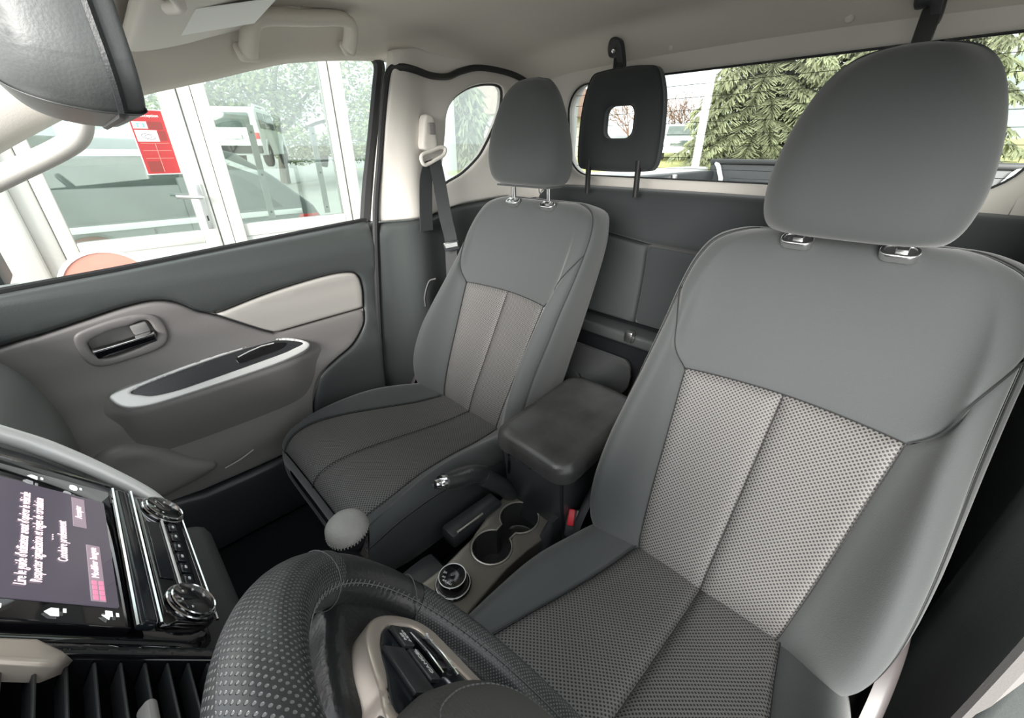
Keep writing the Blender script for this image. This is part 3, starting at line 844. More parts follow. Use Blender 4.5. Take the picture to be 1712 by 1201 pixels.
for s in (-1, 1):
    mk('side_panel', plate([(s * 0.156, 0.500), (s * 0.66, 0.500), (s * 0.66, 0.770), (s * 0.38, 0.778), (s * 0.30, 0.772), (s * 0.154, 0.757)], lambda x, z, e: bmap(x, z, e + 0.008), 0.010, 0.05, 0.02), 'rearmesh', bench)
mk('lower_rail', box2((-0.66, 1.13, 0.455), (0.66, 1.215, 0.497), 0.012, 3), 'darkpad', bench)
for s in (-1, 1):
    mk('cushion', ringmesh([[(s * 0.37 + a, 1.05 + b, z) for a, b in loop_rect(0, 0, hx, hy, 0.05)] for hx, hy, z in ((0.24, 0.10, 0.27), (0.27, 0.13, 0.29), (0.275, 0.135, 0.35), (0.26, 0.12, 0.385), (0.22, 0.09, 0.395))], 48, 16), 'rearcloth', bench, sharp=0)
mk('backing', box2((-0.66, 1.20, 0.25), (0.66, 1.30, 0.50), 0.01), 'carpet', bench)
mk('seat_box', box2((-0.66, 1.0, 0.0), (0.66, 1.33, 0.27), 0.01), 'carpet', bench)
mk('buckle_tab', rbox((-0.105, 1.115, 0.497), (0.028, 0.02, 0.035), 0.004), 'steel', bench)
def rear_headrest(xc, dz=0.0):
    ol = [(x + xc, z + dz) for x, z in smooth2([(-0.138, 1.10), (-0.129, 1.165), (-0.106, 1.220), (-0.07, 1.231), (0, 1.234), (0.07, 1.231), (0.106, 1.220), (0.129, 1.165), (0.138, 1.10), (0.140, 1.02), (0.131, 0.980), (0.10, 0.970), (0.0, 0.967), (-0.10, 0.970), (-0.131, 0.980), (-0.140, 1.02)], 64)]
    hole = loop_rect(xc + 0.0, 1.100 + dz, 0.050, 0.042, 0.024, 6)
    mp_ = lambda x, z, e: V3((x, 1.195 - e, z))
    mp2 = lambda x, z, e: V3((x, 1.246 + e, z))
    h = mk('headrest', merge(plate(ol, mp_, 0.026, 0.012, 0.014, [hole]), plate(ol, mp2, 0.026, 0.012, 0.014, [hole])), 'rearcloth', bench, sharp=60)
    for dx in (-0.088, 0.088):
        mk('post', tube([(xc + dx, 1.205, 0.90), (xc + dx, 1.200, 1.0)], 0.0085, 10), 'rubber', h)
rear_headrest(-0.285)

# belt hooks over the rear window
def belt_hook(x, label):
    t = thing('belt_hook', (x, 1.26, 1.22), label, 'hook', 'belt hooks above the rear window')
    mk('hook_body', plate(smooth2([(-0.020, -0.012), (-0.022, 0.012), (-0.012, 0.030), (0.004, 0.034), (0.018, 0.026), (0.023, 0.005), (0.023, -0.040), (0.004, -0.040), (0.002, -0.014)], 36), lambda p, q, e: V3((x + p, 1.228 - 0.35 * q - e, 1.278 + q * 0.93)), 0.006, 0.016, 0.008), 'black', t)
    mk('stem', rbox((x + 0.008, 1.245, 1.235), (0.030, 0.014, 0.06), 0.004), 'rubber', t)
    mk('screw', lathe([(0.0, 0.004), (0.005, 0.003), (0.006, 0)], 12, frame((x + 0.002, 1.2225, 1.278), (1, 0, 0), (0, -0.35, 0.93), (0, -0.93, -0.35))), 'steel', t)
belt_hook(-0.335, 'black belt hook above the rear headrest with the hole')
belt_hook(0.335, 'black belt hook above the driver headrest')

# ================================================================== DASHBOARD
dash = thing('dashboard', (0, -0.4, 0.0), 'dark grey dashboard across the front of the cab', 'dashboard')
drows = []
for (x, k) in ((-0.69, 0.0), (-0.66, 0.6), (-0.60, 1.0), (-0.40, 1.0), (-0.17, 1.0), (0.0, 0.6), (0.17, 1.0), (0.40, 0.9), (0.62, 0.8), (0.69, 0.3)):
    f = -0.03 * (1 - k)
    drows.append([(x, -0.150 + f, 0.545), (x, -0.158 + f, 0.62), (x, -0.185 + f, 0.690), (x, -0.26 + f, 0.760), (x, -0.45, 0.815), (x, -0.80, 0.82), (x, -0.85, 0.45), (x, -0.60, 0.28), (x, -0.30, 0.29), (x, -0.185 + f, 0.40), (x, -0.155 + f, 0.47)])
mk('dash_body', ringmesh(drows, 66, 54), 'dashgrey', dash)
mk('cluster_hood', ringmesh([[(0.40 + a, y, 0.80 + b) for a, b in loop_rect(0, 0, hx, hz, 0.06)] for y, hx, hz in ((-0.62, 0.17, 0.05), (-0.50, 0.185, 0.085), (-0.34, 0.19, 0.105), (-0.235, 0.185, 0.105), (-0.225, 0.175, 0.095))], 48, 16), 'darkpad', dash)  # out of view, added to shade the lower driver seat back
mk('firewall', box2((-0.72, -0.95, 0.0), (0.72, -0.86, 0.74), 0.01), 'carpet', dash)

# ---- centre stack: p runs towards the passenger, s up the panel
ST = math.radians(35)
SX, SY, SN = V3((-1, 0, 0)), V3((0, -math.sin(ST), math.cos(ST))), V3((0, math.cos(ST), math.sin(ST)))
S0 = V3((0, -0.047, 0.630))
smap = lambda off=0.0: (lambda p, q, e: S0 + SX * p + SY * q + SN * (e + off))
def sf(p, q, e=0.0): return frame(S0 + SX * p + SY * q + SN * e, SX, SY)
stack = thing('centre_stack', (0, -0.1, 0.5), 'piano black centre stack with lit touch screen and climate knobs', 'car console')
body = [(-0.128, 0.205), (-0.128, 0.0), (-0.112, -0.024), (0.088, -0.024), (0.112, -0.006), (0.136, 0.060), (0.150, 0.120), (0.150, 0.205)]
mk('housing', plate(body, smap(-0.004), 0.010, 0.11, 0.016), 'gloss', stack)
edge = spline([S0 + SX * p + SY * q + SN * e for p, q, e in ((0.150, 0.205, 0.004), (0.153, 0.150, 0.004), (0.151, 0.115, 0.004), (0.138, 0.066, 0.004), (0.118, 0.010, 0.001), (0.098, -0.020, -0.006))], 30)
mk('silver_edge', tube(edge, [0.0095 - 0.004 * abs(i / 30 - 0.4) for i in range(31)], 10), 'silver', stack)
tray = mk('lower_cover', rbox((0, 0, 0), (0.24, 0.10, 0.12), 0.02, 3, frame(S0 + V3((0, -0.035, -0.085)), (1, 0, 0), (0, 0.5, 0.86))), 'black', stack)
# touch screen
unit = mk('screen_frame', rbox((0, 0, 0), (0.212, 0.138, 0.010), 0.002, 2, sf(-0.014, 0.127, -0.001)), 'gloss', stack, sharp=30)
disp = mk('touch_screen', plate(loop_rect(-0.018, 0.127, 0.081, 0.060, 0.002), smap(0.0052), 0.0004, 0.001, 0.03), 'screen', stack, smooth=False)
mk('chrome_strip', tube([S0 + SX * p + SY * 0.0575 + SN * 0.007 for p in (-0.122, 0.0, 0.094)], 0.0018, 6), 'chrome', stack)
mk('bar', rbox((0, 0, 0), (0.214, 0.016, 0.010), 0.004, 3, sf(-0.012, 0.0475, 0.004)), 'glossgrey', stack)
mk('chrome_strip', tube([S0 + SX * p + SY * 0.0385 + SN * 0.008 for p in (-0.118, 0.0, 0.098)], 0.0016, 6), 'chrome', stack)
mk('chrome_strip', tube([S0 + SX * 0.096 + SY * q + SN * 0.008 for q in (0.06, 0.12, 0.195)], 0.0018, 6), 'chrome', stack)
def fit_text(s, width, height, p, q, mat, par, off=0.0058, centre=False):
    o = text('lettering', s, height * 1.35, (0, 0, 0), (1, 0, 0), (0, 1, 0), mat, None, 0.0002)
    me = o.data
    c = W[o.name]
    xs = [v.co.x for v in me.vertices]
    k = width / (max(xs) - min(xs)); x0 = min(xs)
    V = [S0 + SX * (p + (v.co.x - x0) * k) + SY * (q + v.co.y) + SN * (off + v.co.z) for v in me.vertices]
    F = [tuple(f.vertices) for f in me.polygons]
    bpy.data.objects.remove(o)
    return mk('lettering', (V, F), mat, par, smooth=False)
fit_text("Lire le guide d'utilisateur avant d'opérer le véhicule", 0.130, 0.0080, -0.085, 0.1325, 'screentext', disp)
fit_text("Respecter signalisation et règles de circulation", 0.120, 0.0080, -0.080, 0.1225, 'screentext', disp)
fit_text("...", 0.008, 0.006, -0.022, 0.113, 'screentext', disp)
fit_text("Conduire prudemment", 0.060, 0.0075, -0.050, 0.1050, 'screentext', disp)
for (p0, p1, q0) in ((0.006, 0.057, 0.0915), (-0.095, -0.020, 0.0825)):
    mk('screen_button', rbox((0, 0, 0), (p1 - p0, 0.011, 0.0006), 0.0002, 1, sf((p0 + p1) / 2, q0, 0.0056)), 'screenbtn', disp, smooth=False)
fit_text("Accepter", 0.022, 0.0060, 0.020, 0.0915, 'screentext', disp, 0.0062)
fit_text("Modifier langue", 0.042, 0.0060, -0.066, 0.0825, 'screentext', disp, 0.0062)
for i in range(4):
    for j in range(2):
        mk('screen_icon', rbox((0, 0, 0), (0.0048, 0.0034, 0.0004), 0.0001, 1, sf(-0.0915 + i * 0.0062, 0.0798 + j * 0.005, 0.0062)), 'screenred', disp, smooth=False)
for (p, q, kind) in ((-0.110, 0.1125, 0), (-0.110, 0.0765, 1), (-0.110, 0.150, 2), (0.077, 0.128, 2), (0.077, 0.0945, 3)):
    if kind == 0: ol = [(-0.005, -0.003), (0.003, -0.003), (0.003, 0.002), (-0.001, 0.006), (-0.005, 0.002)]
    elif kind == 1: ol = [(-0.005, 0.0), (0.0, 0.005), (0.0, 0.002), (0.005, 0.002), (0.005, -0.003), (-0.001, -0.003), (-0.001, -0.001)]
    elif kind == 2: ol = [(-0.003, -0.003), (0.003, -0.003), (0.004, 0.002), (0.0, 0.005), (-0.002, 0.001)]
    else: ol = loop_rect(0, 0, 0.005, 0.0035, 0.0034, 4)
    mk('touch_icon', plate([(p + a, q + b) for a, b in ol], smap(0.0058), 0.0002, 0.0004, 0.004), 'icon', unit, smooth=False)
    mk('touch_icon', rbox((0, 0, 0), (0.004, 0.002, 0.0004), 0, 1, sf(p + 0.001, q - 0.0065, 0.0056)), 'icon', unit, smooth=False)
# climate panel
clim = mk('climate_panel', plate([(-0.108, 0.030), (-0.106, -0.010), (-0.098, -0.021), (0.082, -0.021), (0.098, -0.008), (0.108, 0.030)], smap(0.0035), 0.004, 0.006, 0.012), 'gloss', stack)
for p in (-0.082, 0.080):
    k = mk('climate_knob', lathe([(0.0240, 0.0), (0.0240, 0.003), (0.0225, 0.0040), (0.0218, 0.0055), (0.0205, 0.0065), (0.0, 0.0062)], 36, sf(p, 0.002, 0.003)), 'gloss', stack)
    for (rr, ee) in ((0.0236, 0.0045), (0.0212, 0.0078)):
        mk('chrome_ring', tube([S0 + SX * (p + rr * math.cos(a)) + SY * (0.002 + rr * math.sin(a)) + SN * (ee + 0.001) for a in [2 * PI * i / 32 for i in range(32)]], 0.0013, 6, True), 'chrome', k)
    for i in range(5):
        a = math.radians(-60 + 55 * i)
        mk('knob_mark', rbox((0, 0, 0), (0.0026, 0.0016, 0.0006), 0, 1, sf(p + 0.013 * math.cos(a), 0.002 + 0.013 * math.sin(a), 0.0094)), 'print', k, smooth=False)
mk('climate_display', rbox((0, 0, 0), (0.098, 0.014, 0.0016), 0.0006, 1, sf(0.0, 0.018, 0.004)), 'glossgrey', clim)
mk('silver_line', rbox((0, 0, 0), (0.118, 0.0030, 0.002), 0.0008, 1, sf(0.0, 0.0065, 0.0045)), 'silver', clim)
for i in range(6):
    mk('climate_key', rbox((0, 0, 0), (0.015, 0.009, 0.003), 0.001, 1, sf(-0.046 + i * 0.0184, -0.004, 0.0045)), 'glossgrey', clim)
    mk('key_mark', rbox((0, 0, 0), (0.004, 0.002, 0.0006), 0, 1, sf(-0.046 + i * 0.0184, -0.0035, 0.0063)), 'print', clim, smooth=False)
mk('chrome_strip', tube([S0 + SX * p + SY * -0.0225 + SN * 0.003 for p in (-0.100, 0.0, 0.085)], 0.0014, 6), 'chrome', stack)
# driver-side air vent beside the stack
vent = thing('air_vent', tuple(S0 + SX * -0.20 + SY * 0.02), 'black air vent with louvres beside the touch screen, driver side', 'air vent')
mk('vent_housing', plate(loop_rect(-0.205, 0.055, 0.072, 0.125, 0.012), smap(-0.040), 0.006, 0.05, 0.02), 'gloss', vent)
mk('vent_frame', plate(loop_rect(-0.205, 0.055, 0.074, 0.127, 0.014), smap(0.0), 0.005, 0.04, 0.015, [loop_rect(-0.205, 0.050, 0.060, 0.108, 0.010)]), 'gloss', vent)
for i in range(12):
    mk('louvre', rbox((0, 0, 0), (0.118, 0.022, 0.0022), 0.001, 1, frame(S0 + SX * -0.205 + SY * (-0.045 + 0.0175 * i) + SN * -0.014, SX, SN * 0.92 + SY * 0.38)), 'black', vent)
mk('louvre_tab', rbox((0, 0, 0), (0.030, 0.008, 0.012), 0.003, 2, sf(-0.205, 0.055, 0.0)), 'handlegrey', vent)
mk('silver_trim', plate([(-0.134, 0.195), (-0.134, 0.120), (-0.150, 0.098), (-0.157, 0.110), (-0.150, 0.195)], smap(0.004), 0.004, 0.01, 0.01), 'warm', vent)

# ================================================================== STEERING WHEEL
WA = math.radians(31.4)
WC = V3((0.402, 0.080, 0.668))
WX, WY, WN = V3((-1, 0, 0)), V3((0, -math.sin(WA), math.cos(WA))), V3((0, math.cos(WA), math.sin(WA)))
wmap = lambda off=0.0: (lambda p, q, e: WC + WX * p + WY * q + WN * (e + off))
wheel = thing('steering_wheel', tuple(WC), 'black leather steering wheel with perforated rim and silver button spoke', 'steering wheel')
RW, RT = 0.187, 0.0195
def rim_arc(a0, a1, na, nb, rr):
    V, UV = [], []
    for i in range(na + 1):
        a = math.radians(a0 + (a1 - a0) * i / na)
        d = WX * math.cos(a) + WY * math.sin(a)
        for k in range(nb + 1):
            b = 2 * PI * k / nb
            r_ = rr * (1.0 + 0.10 * math.sin(b) ** 2)
            V.append(WC + d * (RW + rr * math.cos(b)) + WN * (r_ * math.sin(b)))
            UV.append((RW * math.radians(a0 + (a1 - a0) * i / na), rr * b))
    F = [(i * (nb + 1) + k, i * (nb + 1) + k + 1, (i + 1) * (nb + 1) + k + 1, (i + 1) * (nb + 1) + k) for i in range(na) for k in range(nb)]
    return (V, F), UV
for (a0, a1, mt, nm, rr) in ((24, 156, 'perf', 'rim_top', RT + 0.001), (-18, 24, 'leather', 'rim_grip', RT - 0.0005), (156, 198, 'leather', 'rim_grip', RT - 0.0005), (198, 342, 'perf', 'rim_bottom', RT)):
    vf, uv = rim_arc(a0, a1, max(8, int(abs(a1 - a0) / 2)), 32, rr)
    mk(nm, vf, mt, wheel, uvs=uv, sharp=0)
def rim_pt(a, b, rr=RT + 0.0012):
    a = math.radians(a); d = WX * math.cos(a) + WY * math.sin(a); b = math.radians(b)
    return WC + d * (RW + rr * math.cos(b)) + WN * (rr * 1.08 * math.sin(b))
for a in (24, -18, 156, 198):
    mk('stitching', tube([rim_pt(a + 6 * math.sin(math.radians(b)), b, RT + 0.0014) for b in range(0, 360, 12)], 0.0004, 5, True), 'thread', wheel)
mk('stitching', tube([rim_pt(a, 150) for a in range(-150, 90, 4)], 0.0005, 5), 'thread', wheel)
for i in range(46):
    a = -60 + i * 2.6
    mk('stitch', tube([rim_pt(a, 143, RT + 0.0014), rim_pt(a + 0.9, 156, RT + 0.0014)], 0.0005, 4), 'thread', wheel, smooth=False)
# spokes
for s in (1, -1):
    out = [(0.030, 0.060), (0.070, 0.088), (0.110, 0.078), (0.150, 0.060), (0.180, 0.040), (0.184, -0.05), (0.165, -0.085), (0.120, -0.105), (0.060, -0.120), (0.030, -0.05)]
    sp_ = mk('spoke', plate(smooth2([(s * p, q) for p, q in out], 60), lambda p, q, e: WC + WX * p + WY * q + WN * (e - 0.016 + 0.012 * max(0, (abs(p) - 0.13)) / 0.05), 0.012, 0.020, 0.012), 'leather', wheel)
    tr = [(0.046, 0.084), (0.075, 0.078), (0.108, 0.064), (0.133, 0.043), (0.149, 0.010), (0.154, -0.034), (0.146, -0.062), (0.120, -0.074), (0.088, -0.084), (0.050, -0.10), (0.040, 0.0)]
    bt = [(0.050, 0.076), (0.085, 0.062), (0.112, 0.045), (0.132, 0.022), (0.140, -0.008), (0.139, -0.036), (0.115, -0.047), (0.085, -0.060), (0.055, -0.070), (0.046, 0.0)]
    mk('silver_trim', plate(smooth2([(s * p, q) for p, q in tr], 60), wmap(0.000), 0.003, 0.02, 0.01, [smooth2([(s * p, q) for p, q in bt], 60)]), 'warm', wheel)
    pod = mk('button_pod', plate(smooth2([(s * p, q) for p, q in bt], 60), wmap(-0.001), 0.002, 0.02, 0.012), 'glossgrey', wheel)
    if s > 0:
        mk('rocker', rbox((0, 0, 0), (0.034, 0.022, 0.006), 0.003, 2, frame(WC + WX * 0.104 + WY * -0.018 + WN * 0.002, WX + WY * 0.12, WY - WX * 0.12)), 'gloss', pod)
        for q in (-0.0055, -0.0305):
            mk('chrome_rail', tube([WC + WX * 0.083 + WY * (q - 0.002) + WN * 0.003, WC + WX * 0.104 + WY * q + WN * 0.004, WC + WX * 0.125 + WY * (q + 0.003) + WN * 0.003], 0.0012, 6), 'chrome', pod)
        mk('button', rbox((0, 0, 0), (0.030, 0.015, 0.004), 0.0015, 2, frame(WC + WX * 0.092 + WY * 0.010 + WN * 0.001, WX + WY * 0.08, WY - WX * 0.08)), 'consoleblk', pod)
        mk('button', rbox((0, 0, 0), (0.022, 0.015, 0.004), 0.0015, 2, frame(WC + WX * 0.121 + WY * 0.012 + WN * 0.001, WX + WY * 0.08, WY - WX * 0.08)), 'consoleblk', pod)
        mk('button', rbox((0, 0, 0), (0.042, 0.028, 0.004), 0.0015, 2, frame(WC + WX * 0.086 + WY * 0.036 + WN * 0.0005, WX + WY * 0.02, WY - WX * 0.02)), 'consoleblk', pod)
        text('lettering', 'CANCEL', 0.0062, WC + WX * 0.0815 + WY * 0.0100 + WN * 0.0035, WX + WY * 0.08, WY, 'print', pod, 0.0002)
        text('lettering', 'RES', 0.0048, WC + WX * 0.1145 + WY * 0.0145 + WN * 0.0035, WX + WY * 0.08, WY, 'print', pod, 0.0002)
        text('lettering', 'ACC+', 0.0048, WC + WX * 0.1135 + WY * 0.0085 + WN * 0.0035, WX + WY * 0.08, WY, 'print', pod, 0.0002)
        for (p, q) in ((0.127, -0.037), (0.096, -0.041)):
            c = WC + WX * p + WY * q + WN * 0.0022
            mk('cruise_mark', tube([c + WX * (0.0042 * math.cos(a)) + WY * (0.0042 * math.sin(a)) for a in [math.radians(-30 + 24 * i) for i in range(11)]], 0.0005, 4), 'print', pod, smooth=False)
            mk('cruise_mark', tube([c, c + WX * 0.003 + WY * 0.003], 0.0005, 4), 'print', pod, smooth=False)
hub_ol = smooth2([(0.040, 0.100), (0.060, 0.062), (0.070, 0.015), (0.074, -0.05), (0.066, -0.105), (0.040, -0.130), (0.0, -0.136), (-0.040, -0.130), (-0.066, -0.105), (-0.074, -0.05), (-0.070, 0.015), (-0.060, 0.062), (-0.040, 0.100), (0.0, 0.108)], 72)
hub = mk('airbag_cover', plate(hub_ol, lambda p, q, e: WC + WX * p + WY * q + WN * (e * 1.1 + 0.014 + 0.010 * (1 - (p / 0.08) ** 2 - ((q + 0.015) / 0.13) ** 2)), 0.020, 0.02, 0.012), 'hub', wheel)
mk('gloss_surround', plate([(p * 1.10, -0.014 + (q + 0.014) * 1.07) for p, q in hub_ol], wmap(-0.003), 0.005, 0.02, 0.012), 'gloss', wheel)
hub_h = lambda p, q: 0.014 + 0.010 * (1 - (p / 0.08) ** 2 - ((q + 0.015) / 0.13) ** 2)
hs_ = [(p * 0.74, -0.014 + (q + 0.014) * 0.83) for p, q in hub_ol]
for i in range(0, 72, 1):
    (p0, q0), (p1, q1) = hs_[i], hs_[(i + 1) % 72]
    p1, q1 = p0 + (p1 - p0) * 0.6, q0 + (q1 - q0) * 0.6
    mk('stitch', tube([WC + WX * p0 + WY * q0 + WN * hub_h(p0, q0), WC + WX * p1 + WY * q1 + WN * hub_h(p1, q1)], 0.0007, 4), 'thread', hub, smooth=False)
mk('column_cover', tube([WC - WN * 0.02, WC - WN * 0.06, WC - WN * 0.20], [0.055, 0.062, 0.058], 20), 'black', wheel)

# ================================================================== CENTRE CONSOLE
cons = thing('centre_console', (0.0, 0.45, 0.0), 'black centre console with cup holders and padded armrest lid', 'console')
crow = []
for (y, hw, zt) in ((-0.06, 0.085, 0.34), (0.02, 0.090, 0.30), (0.10, 0.092, 0.262), (0.20, 0.094, 0.246), (0.305, 0.094, 0.244), (0.335, 0.094, 0.165), (0.45, 0.098, 0.165), (0.545, 0.100, 0.165), (0.58, 0.104, 0.25), (0.80, 0.104, 0.25), (0.84, 0.10, 0.22)):
    c0 = 0.012
    crow.append([(c0 - hw - 0.01, y, 0.02), (c0 - hw, y, zt * 0.6), (c0 - hw + 0.006, y, zt - 0.012), (c0 - hw + 0.02, y, zt), (c0, y, zt), (c0 + hw - 0.02, y, zt), (c0 + hw - 0.006, y, zt - 0.012), (c0 + hw, y, zt * 0.6), (c0 + hw + 0.01, y, 0.02), (c0, y, 0.02)])
CUPS = [(0.004, 0.502, 0.046), (0.018, 0.402, 0.044)]
circ = lambda x, y, r, n=28: [(x + r * math.cos(2 * PI * i / n), y + r * math.sin(2 * PI * i / n)) for i in range(n)]
def cup_union(c1, c2, gap=26, n=26):
    out = []
    for (x, y, r), (u, v, _) in ((c1, c2), (c2, c1)):
        d = math.atan2(v - y, u - x)
        for i in range(n + 1):
            a = d + math.radians(gap) + math.radians(360 - 2 * gap) * i / n
            out.append((x + r * math.cos(a), y + r * math.sin(a)))
    return out
CUPOL = cup_union(*CUPS)
mk('console_body', ringmesh(crow, 60, 40), 'consoleblk', cons)
top_ol = [(0.0, 0.175), (-0.020, 0.235), (-0.018, 0.30), (-0.030, 0.385), (-0.064, 0.485), (-0.070, 0.545), (0.074, 0.560), (0.086, 0.520), (0.079, 0.45), (0.079, 0.39), (0.090, 0.30), (0.100, 0.22), (0.085, 0.165)]
surround = mk('cup_surround', plate(top_ol, lambda x, y, e: V3((x, y, 0.262 + e)), 0.005, 0.100, 0.012, [CUPOL]), 'consolegrey', cons)
mk('cup_well', gridmesh([[V3((x, y, z)) for x, y in [(0.011 + (px - 0.011) * k, 0.452 + (py - 0.452) * k) for px, py in CUPOL]] for k, z in ((0.995, 0.2605), (0.985, 0.22), (0.96, 0.186), (0.90, 0.182), (0.5, 0.182), (0.02, 0.182))], True), 'lid', cons)
mk('cup_rim_highlight', tube([(px, py, 0.2615) for px, py in CUPOL], 0.0022, 6, True), 'rimglint', cons)  # bright line drawn in place of the highlight on the cup edge
# drive mode dial
dl = mk('drive_dial', lathe([(0.036, 0.0), (0.036, 0.004), (0.033, 0.007), (0.030, 0.008), (0.0275, 0.026), (0.0255, 0.029), (0.0, 0.0285)], 36, Matrix.Translation((0.030, 0.288, 0.262))), 'gloss', cons)
for (r, z) in ((0.0335, 0.2695), (0.0262, 0.2912)):
    mk('dial_ring', tube([(px, py, z) for px, py in circ(0.030, 0.288, r, 32)], 0.0010, 6, True), 'silver', dl)
for i, s in enumerate(('2H', '4H', '4HLc', '4LLc')):
    a = math.radians(200 + 34 * i)
    text('lettering', s, 0.0060, (0.030 + 0.0165 * math.cos(a), 0.288 + 0.0165 * math.sin(a), 0.2910), (1, 0.4, 0), (-0.4, 1, 0), 'print', dl, 0.0002, 'CENTER')
# armrest tower and lid
mk('armrest_tower', ringmesh([[(cx_ + a, cy_ + b, z) for a, b in loop_rect(0, 0, hx, hy, 0.02)] for cx_, cy_, hx, hy, z in ((0.012, 0.68, 0.105, 0.145, 0.22), (0.012, 0.68, 0.098, 0.140, 0.27), (0.012, 0.675, 0.092, 0.142, 0.34), (0.010, 0.672, 0.094, 0.145, 0.405), (0.010, 0.672, 0.098, 0.147, 0.435))], 56, 16), 'consoleblk', cons)
mk('side_flare', ringmesh([[(0.085 + a, 0.53 + b, z) for a, b in loop_rect(0, 0, hx, hy, 0.012)] for hx, hy, z in ((0.024, 0.060, 0.10), (0.020, 0.050, 0.22), (0.014, 0.034, 0.27), (0.006, 0.016, 0.30))], 32, 10), 'consoleblk', cons)
lidz = lambda y: 0.462 + (y - 0.515) * 0.10
lid = mk('armrest_lid', plate(loop_rect(0.008, 0.665, 0.110, 0.154, 0.045, 10), lambda x, y, e: V3((x, y, lidz(y) + 0.004 + e - 0.008 * ((x - 0.008) / 0.11) ** 2)), 0.024, 0.022, 0.012), 'lid', cons, sharp=60)
mk('latch', rbox((-0.018, 0.526, 0.408), (0.022, 0.010, 0.018), 0.003), 'consoleblk', cons)
mk('latch_hole', rbox((0.012, 0.5275, 0.402), (0.006, 0.006, 0.010), 0.001), 'rubber', cons)
mk('side_slot', tube(spline([(-0.075, 0.529, 0.418), (-0.058, 0.528, 0.420), (-0.054, 0.527, 0.400), (-0.058, 0.529, 0.34)], 14), 0.003, 6), 'gloss', cons)
# handbrake
hbk = thing('handbrake', (-0.065, 0.5, 0.25), 'black handbrake lever with chrome button beside the cup holders', 'handbrake')
mk('trough', rbox((-0.072, 0.425, 0.255), (0.046, 0.15, 0.040), 0.008, 2), 'consoleblk', hbk)
mk('trough_rail', tube([(-0.054, 0.365, 0.276), (-0.054, 0.44, 0.276)], 0.0035, 6), 'steel', hbk)
mk('lever', tube(spline([(-0.062, 0.545, 0.255), (-0.062, 0.505, 0.312), (-0.062, 0.468, 0.355), (-0.062, 0.445, 0.385)], 12), 0.021, 12, flat=1.1), 'consoleblk', hbk)
gp = spline([(-0.062, 0.458, 0.380), (-0.062, 0.42, 0.402), (-0.062, 0.38, 0.416), (-0.062, 0.350, 0.428)], 16)
mk('grip', tube(gp, [0.018 + 0.004 * math.sin(PI * i / 16) for i in range(17)], 14), 'leather', hbk)
mk('grip_collar', tube([(-0.062, 0.354, 0.4265), (-0.062, 0.341, 0.4315)], 0.0150, 14), 'chrome', hbk)
mk('release_button', lathe([(0.0095, 0.0), (0.0095, 0.010), (0.0075, 0.015), (0.0, 0.0165)], 18, frame((-0.062, 0.341, 0.4315), (1, 0, 0), (0, 0.37, 0.93), (0, -0.93, 0.37))), 'chrome', hbk)
# gear lever
gl = thing('gear_lever', (0.02, 0.13, 0.26), 'gear lever with grey leather topped knob behind the steering wheel rim', 'gear lever')
gm = frame((0.020, 0.132, 0.512), (1, 0, 0), (0, 1, 0.15))
mk('knob_body', lathe([(0.013, -0.034), (0.016, -0.024), (0.022, -0.004), (0.0265, 0.012), (0.0285, 0.024), (0.0285, 0.030)], 30, gm), 'gloss', gl)
mk('knob_cap', lathe([(0.0287, 0.029), (0.0292, 0.035), (0.0275, 0.043), (0.022, 0.049), (0.012, 0.052), (0.0, 0.053)], 30, gm), 'knobtop', gl)
for i in range(40):
    a = 2 * PI * i / 40
    mk('stitch', xf(tube([V3((0.0290 * math.cos(a), 0.0290 * math.sin(a), 0.0265)), V3((0.0294 * math.cos(a + 0.06), 0.0294 * math.sin(a + 0.06), 0.0335))], 0.0009, 4), gm), 'knobtop', gl, smooth=False)
mk('shaft', tube([gm @ V3((0, 0, -0.032)), V3((0.02, 0.145, 0.40)), V3((0.02, 0.155, 0.25))], 0.008, 12), 'chrome', gl)
mk('boot', ringmesh([[(0.02 + a, 0.150 + b, z) for a, b in loop_rect(0, 0, h_, h_, h_ * 0.8)] for h_, z in ((0.055, 0.255), (0.048, 0.28), (0.036, 0.31), (0.024, 0.35), (0.013, 0.395), (0.010, 0.405))], 36, 18), 'leather', gl)
# driver belt buckle
bk = thing('belt_buckle', (0.125, 0.55, 0.2), 'belt buckle with red release button between console and driver seat', 'buckle')
bf = frame((0.120, 0.550, 0.296), (0.86, 0.5, 0), (-0.35, 0.55, 0.75))
mk('buckle_body', rbox((0, 0, -0.004), (0.030, 0.060, 0.020), 0.005, 2, bf), 'black', bk)
mk('release_button', rbox((-0.004, 0.012, 0.006), (0.015, 0.036, 0.010), 0.004, 2, bf), 'red', bk)
mk('tongue_slot', rbox((0.010, 0.012, 0.005), (0.007, 0.034, 0.010), 0.002, 1, bf), 'handlegrey', bk)
mk('stalk', tube([bf @ V3((0, -0.025, -0.004)), V3((0.128, 0.575, 0.14)), V3((0.13, 0.60, 0.02))], 0.010, 8), 'black', bk)

